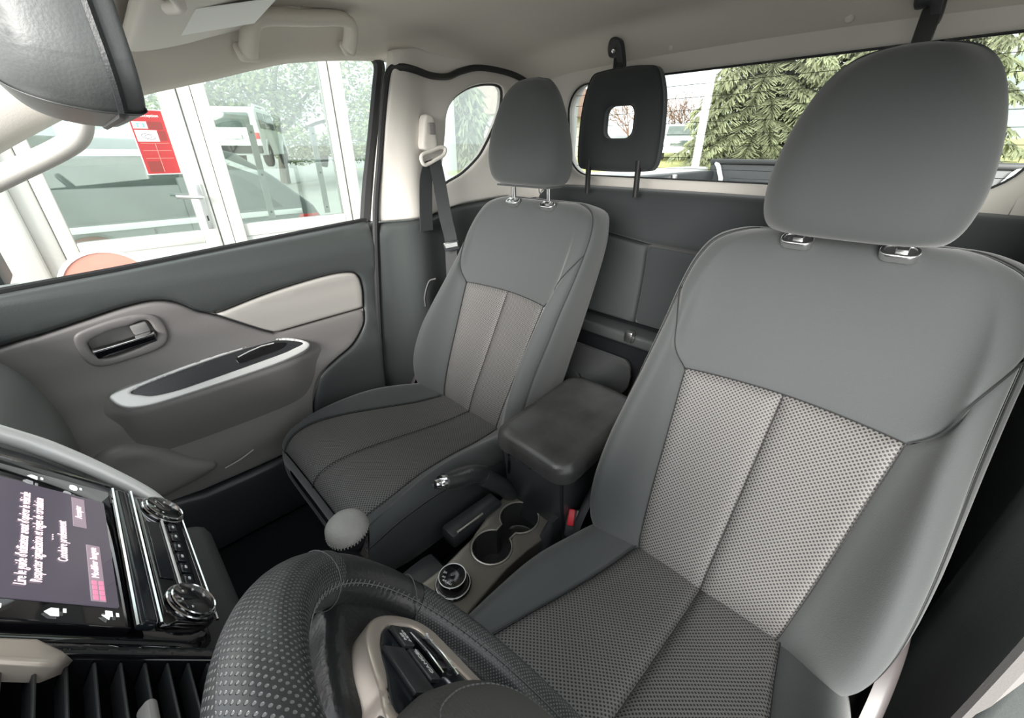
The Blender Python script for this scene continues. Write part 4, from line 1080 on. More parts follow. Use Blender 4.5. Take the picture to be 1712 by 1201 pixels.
# ================================================================== PASSENGER SEAT BELT
sb = thing('seat_belt', (-0.66, 0.78, 0.75), 'passenger seat belt hanging from its beige pillar guide', 'seat belt')
mk('height_adjuster', plate(smooth2([(0.772, 1.030), (0.777, 1.075), (0.786, 1.112), (0.802, 1.118), (0.818, 1.108), (0.822, 1.07), (0.820, 1.028)], 32), lambda y, z, e: V3((-0.652 + e, y, z)), 0.008, 0.02, 0.008), 'beige', sb)
mk('adjuster_key', rbox((-0.643, 0.799, 1.082), (0.008, 0.022, 0.03), 0.003), 'handlegrey', sb)
mk('guide_loop', tube(spline([(-0.642, 0.758, 1.015), (-0.640, 0.752, 1.000), (-0.640, 0.764, 0.988), (-0.640, 0.80, 1.000), (-0.640, 0.832, 1.014), (-0.642, 0.840, 1.030), (-0.644, 0.825, 1.034), (-0.644, 0.79, 1.024)], 40, True), 0.0055, 8, True), 'beige', sb)
def ribbon(pts, wdir, hw, th=0.0015):
    rows = []
    P = spline(pts, 24)
    for i, p in enumerate(P):
        wd = V3(wdir[0]).lerp(V3(wdir[1]), i / (len(P) - 1)).normalized()
        t = (P[min(i + 1, len(P) - 1)] - P[max(i - 1, 0)]).normalized()
        nn = t.cross(wd).normalized()
        rows.append([p + wd * hw + nn * th, p - wd * hw + nn * th, p - wd * hw - nn * th, p + wd * hw - nn * th])
    V = [v for r in rows for v in r]
    F = []
    for i in range(len(rows) - 1):
        for k in range(4):
            F.append((i * 4 + k, i * 4 + (k + 1) % 4, i * 4 + 4 + (k + 1) % 4, i * 4 + 4 + k))
    F += [(3, 2, 1, 0), tuple(len(V) - 4 + k for k in range(4))]
    return V, F
mk('webbing', ribbon([(-0.640, 0.797, 1.003), (-0.630, 0.800, 0.95), (-0.630, 0.815, 0.84), (-0.635, 0.834, 0.765), (-0.645, 0.838, 0.68), (-0.65, 0.83, 0.30)], ((0.05, 1, 0.25), (0.9, 0.35, 0)), 0.020), 'belt', sb)
mk('webbing', ribbon([(-0.647, 0.785, 1.000), (-0.652, 0.770, 0.95), (-0.654, 0.760, 0.85), (-0.656, 0.758, 0.80)], ((0, 1, 0.25), (0, 1, 0)), 0.023), 'belt', sb)
mk('tongue', rbox((0, 0, 0), (0.050, 0.012, 0.030), 0.004, 2, frame((-0.625, 0.828, 0.748), (0.55, 0.83, 0.15), (-0.8, 0.5, 0))), 'consoleblk', sb)
mk('tongue_plate', rbox((0, 0, 0), (0.042, 0.004, 0.016), 0.0015, 1, frame((-0.618, 0.822, 0.752), (0.55, 0.83, 0.15), (-0.8, 0.5, 0))), 'steel', sb)

# ================================================================== ROOF FITTINGS
# interior mirror
mir = thing('rear_view_mirror', (0.0, 0.02, 1.2), 'black interior rear view mirror hanging in the top left corner', 'mirror')
def superell(c, s, n1=0.45, n2=0.5, nu=48, nv=28, mat4=None):
    V = []
    sg = lambda v, k: math.copysign(abs(v) ** k, v)
    for j in range(nv + 1):
        b = -PI / 2 + PI * j / nv
        for i in range(nu):
            a = 2 * PI * i / nu
            V.append(V3((s[0] * sg(math.cos(b), n1) * sg(math.cos(a), n2), s[1] * sg(math.cos(b), n1) * sg(math.sin(a), n2), s[2] * sg(math.sin(b), n1))))
    F = [(j * nu + i, j * nu + (i + 1) % nu, (j + 1) * nu + (i + 1) % nu, (j + 1) * nu + i) for j in range(nv) for i in range(nu)]
    V = [(mat4 @ v if mat4 is not None else v) + V3(c) for v in V]
    return V, F
mrot = Matrix.Rotation(math.radians(-1.5), 4, 'Z')
MC = V3((-0.030, 0.016, 1.103))
mloops = [[mrot @ V3((a_, y, b_)) + MC for a_, b_ in loop_rect(0, 0, hx, hz, min(hx, hz) * 0.62, 8)] for y, hx, hz in
          ((0.036, 0.128, 0.044), (0.041, 0.134, 0.050), (0.038, 0.137, 0.053), (0.026, 0.137, 0.053), (0.012, 0.135, 0.0515), (-0.006, 0.127, 0.047), (-0.020, 0.110, 0.039), (-0.029, 0.080, 0.026), (-0.032, 0.035, 0.011))]
mk('mirror_housing', ringmesh(mloops, 80, 40), 'mirror', mir, sharp=0)
mk('mirror_rim', tube([mrot @ V3((a_, 0.0285, b_)) + MC for a_, b_ in loop_rect(0, 0, 0.1375, 0.0535, 0.033, 8)], 0.0028, 6, True), 'black', mir)
mk('mirror_glass', plate(loop_rect(0, 0, 0.126, 0.043, 0.028, 8), lambda p, q, e: mrot @ V3((p, 0.0395 + e, q)) + MC, 0.001, 0.002, 0.03), 'mglass', mir)
mk('stem', tube(spline([(-0.03, 0.0, 1.11), (-0.03, -0.02, 1.15), (-0.03, 0.03, 1.20), (-0.03, 0.06, 1.222)], 12), 0.013, 10), 'mirror', mir)
for i in range(3):
    text('embossed_mark', ('E 9 02', 'E 13', '0421')[i], 0.008, V3((0.0990, -0.002, 1.106 - 0.009 * i)), (0.1, -1, 0), (0, 0, 1), 'handlegrey', mir, 0.0003)
# sun visor
vz = thing('sun_visor', (-0.4, 0.25, 1.2), 'pale grey passenger sun visor folded up with a white warning label', 'sun visor')
vr = []
for (x, t) in ((-0.640, 0.2), (-0.632, 0.75), (-0.615, 1.0), (-0.50, 1.0), (-0.35, 1.0), (-0.20, 1.0), (-0.15, 0.8), (-0.140, 0.3)):
    L = []
    zx = 0.045 * (x + 0.62) / 0.47
    for (a, b) in ((0.150, 0.000), (0.150, -0.012), (0.165, -0.020), (0.25, 0.004), (0.355, 0.046), (0.372, 0.054), (0.372, 0.060), (0.355, 0.058), (0.25, 0.022), (0.165, 0.002)):
        yc, zc = 0.26, 0.018
        L.append((x, yc + (a - yc) * (0.75 + 0.25 * t), 1.204 + zx + zc + (b - zc) * (0.6 + 0.4 * t)))
    vr.append(L)
mk('visor_panel', ringmesh(vr, 50, 40), 'visor', vz)
vpl = lambda x, y: 1.204 + 0.045 * (x + 0.62) / 0.47 - 0.021 + (y - 0.165) * 0.288
mk('warning_label', slab([[V3((x, y, vpl(x, y) - 0.0016)) for x in (-0.555, -0.49, -0.42)] for y in (0.225, 0.28, 0.350)], (0, 0, 0.0012)), 'paper', vz, smooth=False)
mk('pivot_arm', tube(spline([(-0.300, 0.150, 1.226), (-0.300, 0.172, 1.205), (-0.33, 0.185, 1.200), (-0.37, 0.178, 1.203)], 14), 0.0075, 10), 'visor', vz)
# roof grab handle
gh = thing('grab_handle', (-0.64, 0.46, 1.26), 'taupe roof grab handle above the passenger window', 'grab handle')
bar = spline([(-0.664, 0.362, 1.212), (-0.640, 0.364, 1.236), (-0.628, 0.372, 1.258), (-0.624, 0.400, 1.270), (-0.622, 0.48, 1.280), (-0.622, 0.550, 1.291), (-0.626, 0.580, 1.287), (-0.638, 0.586, 1.268), (-0.660, 0.588, 1.245)], 24)
mk('handle_bar', tube(bar, [0.024 - 0.004 * min(1, i / 16) for i in range(25)], 16, flat=0.7), 'headliner', gh, sharp=0)
mk('mount', rbox((0, 0, 0), (0.040, 0.044, 0.020), 0.009, 3, frame((-0.672, 0.362, 1.212), (0.6, 0.05, -0.8), (0, 1, 0.1))), 'headliner', gh)
mk('mount', rbox((0, 0, 0), (0.036, 0.030, 0.018), 0.008, 3, frame((-0.668, 0.588, 1.246), (0.6, 0.05, -0.8), (0, 1, 0.1))), 'headliner', gh)
# windscreen pillar grab handle
pg = thing('pillar_handle', (-0.65, -0.05, 1.0), 'beige grab handle on the windscreen pillar under the mirror', 'grab handle')
mk('handle_bar', tube(spline([(-0.690, 0.045, 1.110), (-0.655, 0.058, 1.082), (-0.628, 0.045, 1.052), (-0.620, 0.015, 1.030), (-0.620, -0.06, 0.993), (-0.622, -0.16, 0.945), (-0.630, -0.25, 0.90), (-0.67, -0.30, 0.885)], 40), 0.0165, 14), 'beige', pg, sharp=0)

# ================================================================== OUTSIDE
GZ = -0.62
def gz(y): return GZ + max(0.0, y - 3.5) * 0.055
gr = []
for y in (-60, -20, -5, 0, 3.5, 8, 14, 20, 30, 45, 80):
    gr.append([V3((x, y, gz(min(y, 45)))) for x in (-120, -60, -30, -15, -6, 0, 6, 15, 30, 60, 120)])
mk('ground', slab(gr, (0, 0, -0.2)), 'asphalt', kind='structure', label='pale paved yard around the pickup', smooth=False)
gg = [[V3((x, y, gz(y) + 0.02)) for x in (-26, -16, -8.3, -4, 0, 6, 14)] for y in (13.0, 16, 20, 26, 34, 44)]
mk('lawn', slab(gg, (0, 0, -0.03)), 'grass', label='yellow green lawn under the conifers behind the pickup', cat='grass', kind='stuff', smooth=False)

# ---- truck wing mirror
wm = thing('wing_mirror', (-0.97, -0.20, 0.74), 'dark wing mirror outside the passenger door, cut by the left edge', 'wing mirror')
mk('mirror_shell', superell((-0.965, -0.215, 0.825), (0.10, 0.055, 0.085), 0.5, 0.55), 'carsilver', wm, sharp=0)
mk('mirror_pane', rbox((-0.965, -0.163, 0.825), (0.165, 0.012, 0.135), 0.006), 'black', wm)
mk('mirror_arm', tube([(-0.88, -0.21, 0.80), (-0.80, -0.20, 0.78), (-0.74, -0.19, 0.77)], 0.022, 10), 'black', wm)

# ---- pickup bed
bed = thing('pickup_bed', (0, 2.25, -0.1), 'pickup load bed with black liner behind the rear window', 'truck bed')
for s in (-1, 1):
    lo, hi = sorted((s * 0.72, s * 0.86))
    mk('bed_side', box2((lo, 1.50, 0.10), (hi, 3.05, 0.925), 0.02), 'carwhite', bed)
    lo, hi = sorted((s * 0.665, s * 0.745))
    mk('side_liner', box2((lo, 1.50, 0.12), (hi, 3.00, 0.905), 0.012), 'liner', bed)
    for k in range(5):
        lo2, hi2 = sorted((s * 0.650, s * 0.675))
        mk('liner_rib', box2((lo2, 1.62 + 0.29 * k, 0.14), (hi2, 1.74 + 0.29 * k, 0.84), 0.01), 'liner', bed)
    mk('corner_bracket', tube([(s * 0.665, 3.00, 0.955), (s * 0.640, 2.985, 0.93), (s * 0.610, 2.985, 0.86), (s * 0.606, 2.985, 0.76)], 0.014, 6), 'carwhite', bed)
    mk('tie_down', rbox((s * 0.655, 2.42, 0.86), (0.02, 0.035, 0.085), 0.006), 'steel', bed)
tg = mk('tailgate', box2((-0.70, 3.00, 0.12), (0.70, 3.08, 0.955), 0.02), 'liner', bed)
mk('tailgate_panel', box2((-0.56, 2.985, 0.30), (0.56, 3.005, 0.865), 0.012), 'liner', tg)
mk('tailgate_cap', box2((-0.70, 2.985, 0.945), (0.70, 3.09, 0.972), 0.008), 'black', tg)
for k in range(9):
    mk('tailgate_rib', box2((-0.54 + 0.125 * k, 2.970, 0.34), (-0.49 + 0.125 * k, 2.990, 0.82), 0.008), 'liner', tg)
mk('bed_floor', box2((-0.70, 1.50, 0.08), (0.70, 3.05, 0.14), 0.01), 'liner', bed)
mk('bed_front', box2((-0.72, 1.48, 0.10), (0.72, 1.53, 0.875), 0.012), 'liner', bed)

# ---- glazed showroom front beside the passenger door
FX = -2.2
def fbox(y0, y1, z0, z1, d=0.05, off=0.0, r=0.006): return box2((FX - d + off, y0, z0), (FX + off, y1, z1), r)
col = thing('white_column', (FX, -0.35, -0.4), 'broad white column at the left of the glazed door', 'column')
mk('column_face', fbox(-0.75, -0.17, -0.6, 2.6, 0.16, 0.03, 0.02), 'whiteframe', col)
mk('column_edge', fbox(-0.175, -0.10, -0.6, 2.6, 0.08, 0.0, 0.02), 'whiteframe', col)
gd = thing('glazed_door', (FX, 0.2, -0.35), 'white framed glazed door with lever handle and red sticker', 'door')
mk('hinge_stile', fbox(-0.10, -0.05, -0.35, 2.3), 'whiteframe', gd)
mk('lock_stile', fbox(0.425, 0.495, -0.35, 2.3, 0.05, 0.006), 'whiteframe', gd)
mk('middle_rail', fbox(-0.05, 0.425, 0.595, 0.655), 'whiteframe', gd)
mk('lower_panel', fbox(-0.05, 0.425, -0.30, 0.60, 0.03, -0.01), 'whitewall', gd)
mk('top_rail', fbox(-0.05, 0.425, 2.2, 2.3), 'whiteframe', gd)
mk('pane', fbox(-0.05, 0.425, 0.655, 2.2, 0.008, -0.02, 0.0), 'sglass', gd, smooth=False)
lp = mk('lock_plate', box2((FX + 0.006, 0.450, 0.66), (FX + 0.014, 0.476, 0.875), 0.003), 'steel', gd)
mk('keyhole', box2((FX + 0.013, 0.459, 0.70), (FX + 0.016, 0.467, 0.725), 0.002), 'rubber', lp)
mk('door_handle', tube(spline([(FX + 0.01, 0.463, 0.815), (FX + 0.05, 0.463, 0.815), (FX + 0.058, 0.445, 0.816), (FX + 0.058, 0.40, 0.820), (FX + 0.058, 0.355, 0.826)], 16), 0.009, 8), 'steel', gd)
gf = thing('glazed_wall', (FX, 0.9, -0.35), 'white framed fixed glazing to the right of the glazed door', 'window')
mk('post', fbox(0.500, 0.555, -0.35, 2.3, 0.06, 0.0), 'whiteframe', gf)
mk('post', fbox(0.558, 0.615, -0.35, 2.3, 0.06, 0.014), 'whiteframe', gf)
mk('post', fbox(1.195, 1.235, -0.35, 2.6, 0.06, 0.0), 'whiteframe', gf)
mk('post', fbox(1.245, 1.305, -0.35, 2.6, 0.10, 0.02), 'whiteframe', gf)
mk('post', fbox(2.60, 2.72, -0.35, 2.6, 0.06, 0.0), 'whiteframe', gf)
mk('rail', fbox(0.615, 1.195, 0.600, 0.665), 'whiteframe', gf)
mk('rail', fbox(1.305, 2.60, 0.600, 0.700), 'whiteframe', gf)
mk('lower_panel', fbox(0.615, 1.195, -0.35, 0.60, 0.03, -0.01), 'whitewall', gf)
mk('lower_panel', fbox(1.305, 2.60, -0.35, 0.60, 0.03, -0.01), 'whitewall', gf)
mk('pane', fbox(0.615, 1.195, 0.665, 2.3, 0.008, -0.02, 0.0), 'sglass', gf, smooth=False)
mk('pane', fbox(1.305, 2.60, 0.700, 2.3, 0.008, -0.02, 0.0), 'sglass', gf, smooth=False)
for (yc, lab) in ((0.805, 'white slotted mounting bar behind the glass, left one'), (1.135, 'white slotted mounting bar behind the glass, right one by the post')):
    br = thing('mounting_bar', (FX - 0.12, yc, 0.66), lab, 'bar', 'mounting bars behind the glazing')
    mk('strip', box2((FX - 0.13, yc - 0.017, 0.665), (FX - 0.12, yc + 0.017, 1.145), 0.003), 'whiteframe', br)
    for z in (0.70, 0.90, 1.11):
        mk('hole', lathe([(0.006, 0.0), (0.006, 0.003), (0, 0.003)], 10, frame((FX - 0.1205, yc, z), (0, 1, 0), (0, 0, 1))), 'rubber', br)
stk = thing('red_sticker', (FX, 0.36, 0.93), 'red notice sticker with white cards on the glazed door', 'sticker')
SY0, SY1 = 0.292, 0.418
mk('sticker_sheet', box2((FX - 0.018, SY0, 0.925), (FX - 0.0165, SY1, 1.185), 0), 'stickerred', stk, smooth=False)
mk('white_border', merge(box2((FX - 0.0185, SY0 - 0.004, 0.921), (FX - 0.0178, SY1 + 0.004, 1.189), 0)), 'paper', stk, smooth=False)
def scard(y0, y1, z0, z1, m, e=0.0): mk('card', box2((FX - 0.0164 + e, y0, z0), (FX - 0.0158 + e, y1, z1), 0), m, stk, smooth=False)
scard(0.298, 0.350, 1.112, 1.140, 'paper'); scard(0.312, 0.340, 1.117, 1.135, 'teal', 0.0008); scard(0.319, 0.334, 1.120, 1.131, 'paper', 0.0016)
scard(0.298, 0.378, 1.060, 1.106, 'paper')
for (y0, y1, z0, z1) in ((0.354, 0.404, 1.110, 1.140), (0.382, 0.408, 1.065, 1.104), (0.304, 0.352, 0.932, 0.978)):
    scard(y0, y1, z0, z1, 'stickerdark')
for z in (1.052, 1.022, 0.990):
    scard(0.304, 0.410, z, z + 0.0015, 'pink')
scard(0.356, 0.358, 0.932, 1.05, 'pink')
mk('drawing', tube([(FX - 0.0150, 0.340 + 0.024 * math.cos(a) , 1.080 + 0.011 * math.sin(a) - 0.004 * math.cos(a)) for a in [2 * PI * i / 20 for i in range(20)]], 0.0012, 4, True), 'greyink', stk, smooth=False)
mk('drawing', tube([(FX - 0.0150, 0.340 + 0.012 * math.cos(a) , 1.080 + 0.007 * math.sin(a)) for a in [2 * PI * i / 16 for i in range(16)]], 0.0010, 4, True), 'greyink', stk, smooth=False)
text('lettering', 'sans exception', 0.0175, (FX - 0.0155, 0.300, 1.164), (0, 1, 0), (0, 0, 1), 'paper', stk, 0.0003, sx=0.98)
rd = thing('red_disc_sign', (-1.98, 0.0, 0.25), 'faded red disc sign with white rim below the glazed door pane', 'sign')
dm = frame((-1.98, 0.0, 0.50), (0, 1, 0), (0, 0, 1))
mk('disc', lathe([(0.0, 0.008), (0.142, 0.008), (0.145, 0.004), (0.145, 0.0)], 40, dm), 'pink', rd)
mk('white_rim', lathe([(0.143, 0.012), (0.156, 0.012), (0.158, 0.0), (0.143, 0.0), (0.143, 0.012)], 40, dm, False), 'whiteframe', rd)
mk('sign_post', tube([(-2.0, 0.0, -0.62), (-2.0, 0.0, 0.52)], 0.02, 10), 'whiteframe', rd)

# ---- cars
def wheel_at(par, x, y, z, r=0.32, w_=0.2):
    mk('wheel', lathe([(r * 0.55, -w_ / 2), (r * 0.92, -w_ / 2), (r, -w_ / 3), (r, w_ / 3), (r * 0.92, w_ / 2), (r * 0.55, w_ / 2), (r * 0.5, w_ * 0.3), (0, w_ * 0.35)], 24, frame((x, y, z), (0, 1, 0), (0, 0, 1))), 'tyre', par)
# dark estate car behind the glass: it stands parallel to the pickup, tail to the right
CXF, CXB, CG = -3.35, -5.05, -0.42
wag = thing('estate_car', (-4.2, -0.5, CG), 'dark grey green estate car behind the glazing, tail to the right', 'car')
hull = [(-3.0, CG + 0.22), (1.42, CG + 0.24), (1.52, CG + 0.50), (1.54, CG + 0.85), (1.46, CG + 1.02), (1.20, CG + 1.26), (0.98, CG + 1.42), (0.70, CG + 1.50), (-0.6, CG + 1.54), (-1.3, CG + 1.46), (-2.1, CG + 1.02), (-3.0, CG + 0.85)]
mk('car_body', plate(hull, lambda y, z, e: V3((CXF - 0.10 * max(0, z - (CG + 0.95)) + e, y, z)), 0.06, 1.6, 0.09), 'carbody', wag)
def wpl(name, ol, mat, e=0.004, r=0.004): mk(name, plate(ol, lambda y, z, ee: V3((CXF - 0.10 * max(0, z - (CG + 0.95)) + e + ee, y, z)), r, 0.006, 0.08), mat, wag)
zb, zt = CG + 1.02, CG + 1.36
wpl('side_window', [(-0.95, zb), (-0.22, zb), (-0.20, zt), (-0.60, zt)], 'carglass')
wpl('side_window', [(-0.17, zb), (0.60, zb), (0.60, zt), (-0.15, zt)], 'carglass')
wpl('side_window', [(0.66, zb), (1.20, zb + 0.01), (1.02, zt - 0.14), (0.84, zt - 0.04), (0.66, zt)], 'carglass')
wpl('belt_trim', [(-1.0, zb - 0.055), (1.34, zb - 0.050), (1.34, zb - 0.012), (-1.0, zb - 0.012)], 'carwhite', 0.008)
wpl('roof_rail', [(-0.9, zt + 0.055), (0.75, zt + 0.045), (1.10, zt - 0.10), (1.08, zt - 0.06), (0.76, zt + 0.085), (-0.9, zt + 0.095)], 'carwhite', 0.010)
wpl('tail_lamp', [(1.22, CG + 0.84), (1.44, CG + 0.80), (1.47, CG + 0.96), (1.32, CG + 0.96)], 'taillight', 0.006)
wpl('door_seam', [(0.335, CG + 0.35), (0.345, CG + 0.35), (0.345, zb - 0.06), (0.335, zb - 0.06)], 'rubber', 0.003, 0.001)
for y in (0.12, 1.0):
    mk('door_handle', tube(spline([(CXF + 0.01, y - 0.10, CG + 0.87), (CXF + 0.04, y - 0.07, CG + 0.88), (CXF + 0.04, y + 0.07, CG + 0.89), (CXF + 0.01, y + 0.10, CG + 0.885)], 10), 0.011, 6), 'carwhite', wag)
wheel_at(wag, CXF - 0.1, 0.72, CG + 0.30); wheel_at(wag, CXF - 0.1, -2.0, CG + 0.30)
# silver off-roader farther back
def boxy_car(name, label, loc, rz, mb, scale=1.0):
    t = thing(name, loc, label, 'car')
    t.rotation_euler = (0, 0, 0)
    m4 = Matrix.Translation(loc) @ Matrix.Rotation(rz, 4, 'Z') @ Matrix.Scale(scale, 4)
    hull = [(-1.75, 0.35), (1.72, 0.35), (1.78, 0.62), (1.75, 1.02), (0.72, 1.08), (0.38, 1.62), (0.20, 1.68), (-1.55, 1.68), (-1.70, 1.50), (-1.76, 0.9)]
    mk('car_body', xf(plate(hull, lambda p, z, e: V3((p, -0.78 - e + 0.09 * max(0, z - 1.0), z)), 0.05, 1.46, 0.12), m4), mb, t)
    def g(ol, mat, nm, e=0.006):
        mk(nm, xf(plate(ol, lambda p, z, ee: V3((p, -0.78 - ee - e + 0.09 * max(0, z - 1.0), z)), 0.004, 0.01, 0.1), m4), mat, t)
    g([(-1.50, 1.10), (-0.72, 1.10), (-0.72, 1.55), (-1.45, 1.55)], 'carglass', 'side_window')
    g([(-0.62, 1.10), (0.55, 1.10), (0.30, 1.55), (-0.62, 1.55)], 'carglass', 'side_window')
    # windscreen and nose
    mk('windscreen', xf(plate([(-0.62, 1.12), (0.62, 1.12), (0.56, 1.58), (-0.56, 1.58)], lambda p, z, e: V3((0.735 - (z - 1.08) * 0.63 + e, p, z)), 0.006, 0.012, 0.1), m4), 'carsilver' if mb != 'carsilver' else 'carglass', t)
    mk('grille', xf(box2((1.755, -0.42, 0.66), (1.80, 0.42, 0.90), 0.01), m4), 'carglass', t)
    for s in (-1, 1):
        mk('headlamp', xf(lathe([(0.10, 0), (0.10, 0.03), (0, 0.05)], 16, frame((1.76, s * 0.56, 0.80), (0, 1, 0), (0, 0, 1))), m4), 'carwhite', t)
        mk('side_mirror', xf(rbox((0.52, s * 0.92, 1.14), (0.10, 0.16, 0.16), 0.03), m4), 'tyre', t)
    mk('rear_window', xf(box2((-1.775, -0.55, 1.12), (-1.70, 0.55, 1.52), 0.02), m4), 'carglass', t)
    mk('rear_bumper', xf(box2((-1.86, -0.76, 0.40), (-1.72, 0.76, 0.62), 0.03), m4), 'tyre', t)
    mk('number_plate', xf(box2((-1.80, -0.26, 0.80), (-1.755, 0.26, 0.92), 0.01), m4), 'paper', t)
    for s in (-1, 1):
        mk('tail_lamp', xf(box2((-1.79, s * 0.66 - 0.09, 0.80), (-1.72, s * 0.66 + 0.09, 0.98), 0.02), m4), 'taillight', t)
    mk('bumper', xf(box2((1.72, -0.78, 0.34), (1.86, 0.78, 0.58), 0.03), m4), 'carwhite', t)
    for (x, s) in ((1.15, -1), (1.15, 1), (-1.1, -1), (-1.1, 1)):
        mk('wheel', xf(lathe([(0.19, -0.1), (0.31, -0.1), (0.34, -0.06), (0.34, 0.06), (0.31, 0.1), (0.19, 0.1), (0.17, 0.05), (0, 0.06)], 22, frame((x, s * 0.72, 0.34), (1, 0, 0), (0, 0, 1), (0, -1, 0))), m4), 'tyre', t)
    for (x) in (1.15, -1.1):
        mk('wheel_arch', xf(tube([(x + 0.42 * math.cos(a), -0.80, 0.36 + 0.42 * math.sin(a)) for a in [PI * i / 12 for i in range(13)]], 0.05, 6), m4), 'carwhite', t)
    mk('roof_rail', xf(tube([(-1.45, -0.66, 1.72), (-1.40, -0.66, 1.76), (0.05, -0.66, 1.76), (0.12, -0.66, 1.71)], 0.025, 6), m4), 'carwhite', t)
    return t
boxy_car('off_roader', 'small boxy grey off-roader parked behind the pickup beyond the lamp post', (-10.95, 24.0, gz(24.0)), math.radians(-62), 'carsilver')
boxy_car('off_roader', 'white and dark off-roader parked under the tree beyond the estate car', (-17.3, 5.0, 0.50), math.radians(150), 'carwhite')

# ---- plants
def quadcloud(cents, size, n, rnd, droop=0.0):
    V, F = [], []
    for _ in range(n):
        c, r = rnd.choice(cents)
        while True:
            d = V3((rnd.uniform(-1, 1), rnd.uniform(-1, 1), rnd.uniform(-1, 1)))
            if 0.35 < d.length < 1: break
        p = c + V3((d.x * r[0], d.y * r[1], d.z * r[2]))
        a = V3((rnd.gauss(0, 1), rnd.gauss(0, 1), rnd.gauss(0, 0.6) - droop)).normalized()
        b = a.cross(V3((rnd.gauss(0, 1), rnd.gauss(0, 1), rnd.gauss(0, 1)))).normalized()
        s = size * rnd.uniform(0.6, 1.4)
        k = len(V)
        V += [p - a * s, p + b * s * 0.45, p + a * s, p - b * s * 0.45]
        F.append((k, k + 1, k + 2, k + 3))
    return V, F
def broadleaf(name, label, base, h, cents, n, size, mat, seed, group=None):
    rnd = random.Random(seed)
    t = thing(name, base, label, 'tree', group)
    b = V3(base)
    mk('trunk', tube(spline([b - V3((0, 0, 0.1)), b + V3((0.15, 0.1, h * 0.3)), b + V3((0.0, 0.3, h * 0.65))], 10), [0.22 - 0.012 * i for i in range(11)], 8), 'bark', t)
    for c, r in cents:
        mk('branch', tube(spline([b + V3((0.1, 0.1, h * 0.28)), (b + V3((0, 0, h * 0.5)) + c) / 2, c], 8), [0.09 - 0.007 * i for i in range(9)], 6), 'bark', t)
    o = mk('foliage', quadcloud(cents, size, n, rnd), mat, t, smooth=False); o['kind'] = 'stuff'
    return t
def conifer(name, label, base, h, rad, seed, mat, z0=0.0, levels=26):
    rnd = random.Random(seed)
    t = thing(name, base, label, 'tree', 'conifers behind the pickup')
    b = V3(base)
    mk('trunk', tube([b, b + V3((0, 0, h * 0.5)), b + V3((0, 0, h))], [0.22, 0.14, 0.03], 8), 'bark', t)
    V, F = [], []
    for L in range(levels):
        f = L / (levels - 1)
        z = h * (z0 + (1 - z0) * f ** 0.95)
        R_ = rad * (1 - f) ** 0.85 + 0.15
        nb = int(15 - 6 * f)
        for k in range(nb):
            a = 2 * PI * (k + rnd.random()) / nb
            d = V3((math.cos(a), math.sin(a), 0)); sd = V3((-d.y, d.x, 0))
            RR = R_ * rnd.uniform(0.75, 1.12)
            ns = max(4, int(RR / 0.16))
            for i in range(1, ns + 1):
                u = i / ns
                c = b + V3((0, 0, z)) + d * (RR * u) + V3((0, 0, RR * (0.14 * u - 0.42 * u * u)))
                wdt = RR * 0.26 * (1 - u) + 0.12
                for s in (-1, 1):
                    for q in range(4):
                        tip = c + sd * (s * wdt * rnd.uniform(0.4, 1.2)) + d * 0.30 * rnd.uniform(-0.5, 1) + V3((0, 0, -0.10 - 0.22 * rnd.random()))
                        w2 = 0.035 + 0.03 * rnd.random()
                        k0 = len(V)
                        V += [c + d * w2 + V3((0, 0, 0.02)), c - d * w2, tip - d * w2 * 0.4, tip + d * w2 * 0.4 + V3((0, 0, -0.03))]
                        F.append((k0, k0 + 1, k0 + 2, k0 + 3))
    o = mk('foliage', (V, F), mat, t, smooth=False); o['kind'] = 'stuff'
    return t
conifer('spruce_tree', 'large pale green spruce right of the lamp post', (-6.1, 21.0, gz(21)), 9.5, 3.2, 3, 'needles')
conifer('spruce_tree', 'dense spruce behind the driver headrest', (-1.8, 23.5, gz(23.5)), 11.0, 3.6, 4, 'needles')
conifer('spruce_tree', 'dark spruce standing behind the other two conifers', (-5.2, 31.0, gz(31)), 13.5, 4.2, 5, 'needlesdark')
conifer('spruce_tree', 'bushy conifer in front of the white house seen through the quarter window', (-11.3, 9.05, gz(9.05)), 5.6, 1.35, 8, 'needles', 0.08)
def far(p, k=1.55): return V3((0.48 + (p[0] - 0.48) * k, p[1] * k, 1.03 + (p[2] - 1.03) * k))
broadleaf('leafy_tree', 'leafy light green tree beyond the estate car, seen through the side window', tuple(far((-13.5, 4.6, 0.2))), 5.5,
          [(far(c), (r[0] * 1.55, r[1] * 1.55, r[2] * 1.55)) for c, r in (((-13.2, 3.4, 3.1), (1.4, 1.5, 1.2)), ((-13.4, 5.2, 3.3), (1.5, 1.6, 1.3)), ((-13.2, 6.8, 2.9), (1.3, 1.5, 1.5)), ((-13.6, 4.4, 2.0), (1.0, 1.3, 0.8)), ((-13.4, 2.2, 2.3), (1.2, 1.2, 1.0)), ((-13.0, 7.6, 1.6), (0.9, 1.0, 1.2)))], 16000, 0.10, 'leaves', 21)
broadleaf('leafy_shrub', 'low green shrub row at the foot of the leafy tree', (-19.6, 8.3, 0.5), 0.9, [(V3((-19.4, 7.4, 1.1)), (0.8, 1.2, 0.7)), (V3((-19.4, 9.6, 1.2)), (0.8, 1.3, 0.8))], 2600, 0.09, 'leaves', 22)
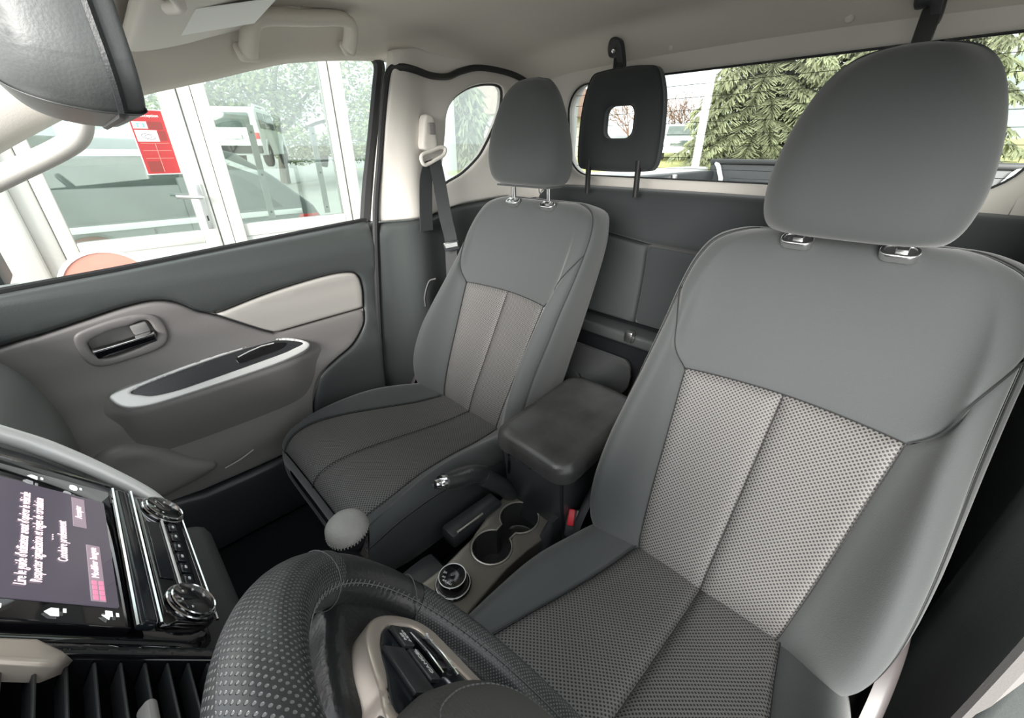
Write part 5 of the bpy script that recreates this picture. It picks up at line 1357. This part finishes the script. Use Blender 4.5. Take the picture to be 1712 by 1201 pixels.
def bare_bush(label, base, h, seed):
    rnd = random.Random(seed)
    t = thing('bare_tree', base, label, 'tree')
    V, F = [], []
    def grow(p, d, L, r, lev):
        q = p + d * L
        nonlocal_add(tube([p, (p + q) / 2 + V3((rnd.gauss(0, .05), rnd.gauss(0, .05), 0)) * L, q], [r, r * 0.85, r * 0.65], 5))
        if lev == 0: return
        for _ in range(3):
            dd = (d + V3((rnd.gauss(0, 0.5), rnd.gauss(0, 0.5), rnd.gauss(0.1, 0.3)))).normalized()
            grow(q, dd, L * rnd.uniform(0.6, 0.85), r * 0.62, lev - 1)
    parts = []
    def nonlocal_add(vf): parts.append(vf)
    for k in range(5):
        a = 2 * PI * k / 5 + rnd.random()
        grow(V3(base), V3((0.5 * math.cos(a), 0.5 * math.sin(a), 1)).normalized(), h * 0.33, 0.06, 4)
    o = mk('twigs', merge(*parts), 'twig', t); o['kind'] = 'stuff'
bare_bush('bare brown tree above the parked grey off-roader', (-12.6, 27.5, gz(27.5)), 3.6, 31)
bare_bush('bare brown tree behind the rear headrest', (-16.5, 29.0, gz(29)), 3.8, 32)
lpst = thing('lamp_post', (-2.93, 8.0, gz(8)), 'tall white post standing behind the load bed', 'post')
mk('post_shaft', tube([(-2.93, 8.0, gz(8) - 0.1), (-2.93, 8.0, 5.5)], 0.065, 12), 'whitewall', lpst)
mk('post_base', tube([(-2.93, 8.0, gz(8) - 0.05), (-2.93, 8.0, gz(8) + 0.25)], 0.12, 12), 'whitewall', lpst)
pq = thing('yard_post', (-4.0, 3.40, GZ), 'white square post just outside the quarter window', 'post')
mk('post_shaft', box2((-4.08, 3.30, GZ - 0.05), (-3.92, 3.46, 3.2), 0.01), 'whitewall', pq)
mk('post_cap', box2((-4.12, 3.26, 3.2), (-3.88, 3.50, 3.3), 0.02), 'whitewall', pq)
hs = thing('white_house', (-19.0, 19.5, gz(17)), 'white rendered house with brown tiled roof beyond the quarter window', 'house')
hz = gz(17)
mk('wall', box2((-24, 17.2, hz - 0.3), (-16.6, 24.0, hz + 2.6), 0.02), 'render', hs)
rfv = [V3(v) for v in ((-24.6, 16.6, hz + 2.5), (-16.0, 16.6, hz + 2.5), (-16.0, 24.6, hz + 2.5), (-24.6, 24.6, hz + 2.5), (-24.6, 20.6, hz + 5.0), (-16.0, 20.6, hz + 5.0))]
mk('roof', (rfv, [(0, 1, 5, 4), (2, 3, 4, 5), (1, 2, 5), (3, 0, 4), (0, 3, 2, 1)]), 'rooftile', hs, smooth=False)
for (y0, y1) in ((18.4, 19.4), (21.0, 22.0)):
    f = mk('window', box2((-16.62, y0, hz + 0.9), (-16.56, y1, hz + 2.0), 0.01), 'whiteframe', hs)
    mk('window_pane', box2((-16.57, y0 + 0.08, hz + 0.98), (-16.54, y1 - 0.08, hz + 1.92), 0), 'carglass', f)
hrow = []
for k, y in enumerate((95, 110, 130, 160)):
    hrow.append([V3((x, y, (2.0, 7 + 5 * math.sin(x * 0.03 + 1.0) + 2 * math.sin(x * 0.11), 10 + 6 * math.sin(x * 0.03 + 1.2), 4)[k])) for x in range(-160, 120, 14)])
mk('hill', slab(surf(hrow, 60, 12), (0, 0, -2)), 'hill', label='hazy green hill on the horizon', cat='hill')
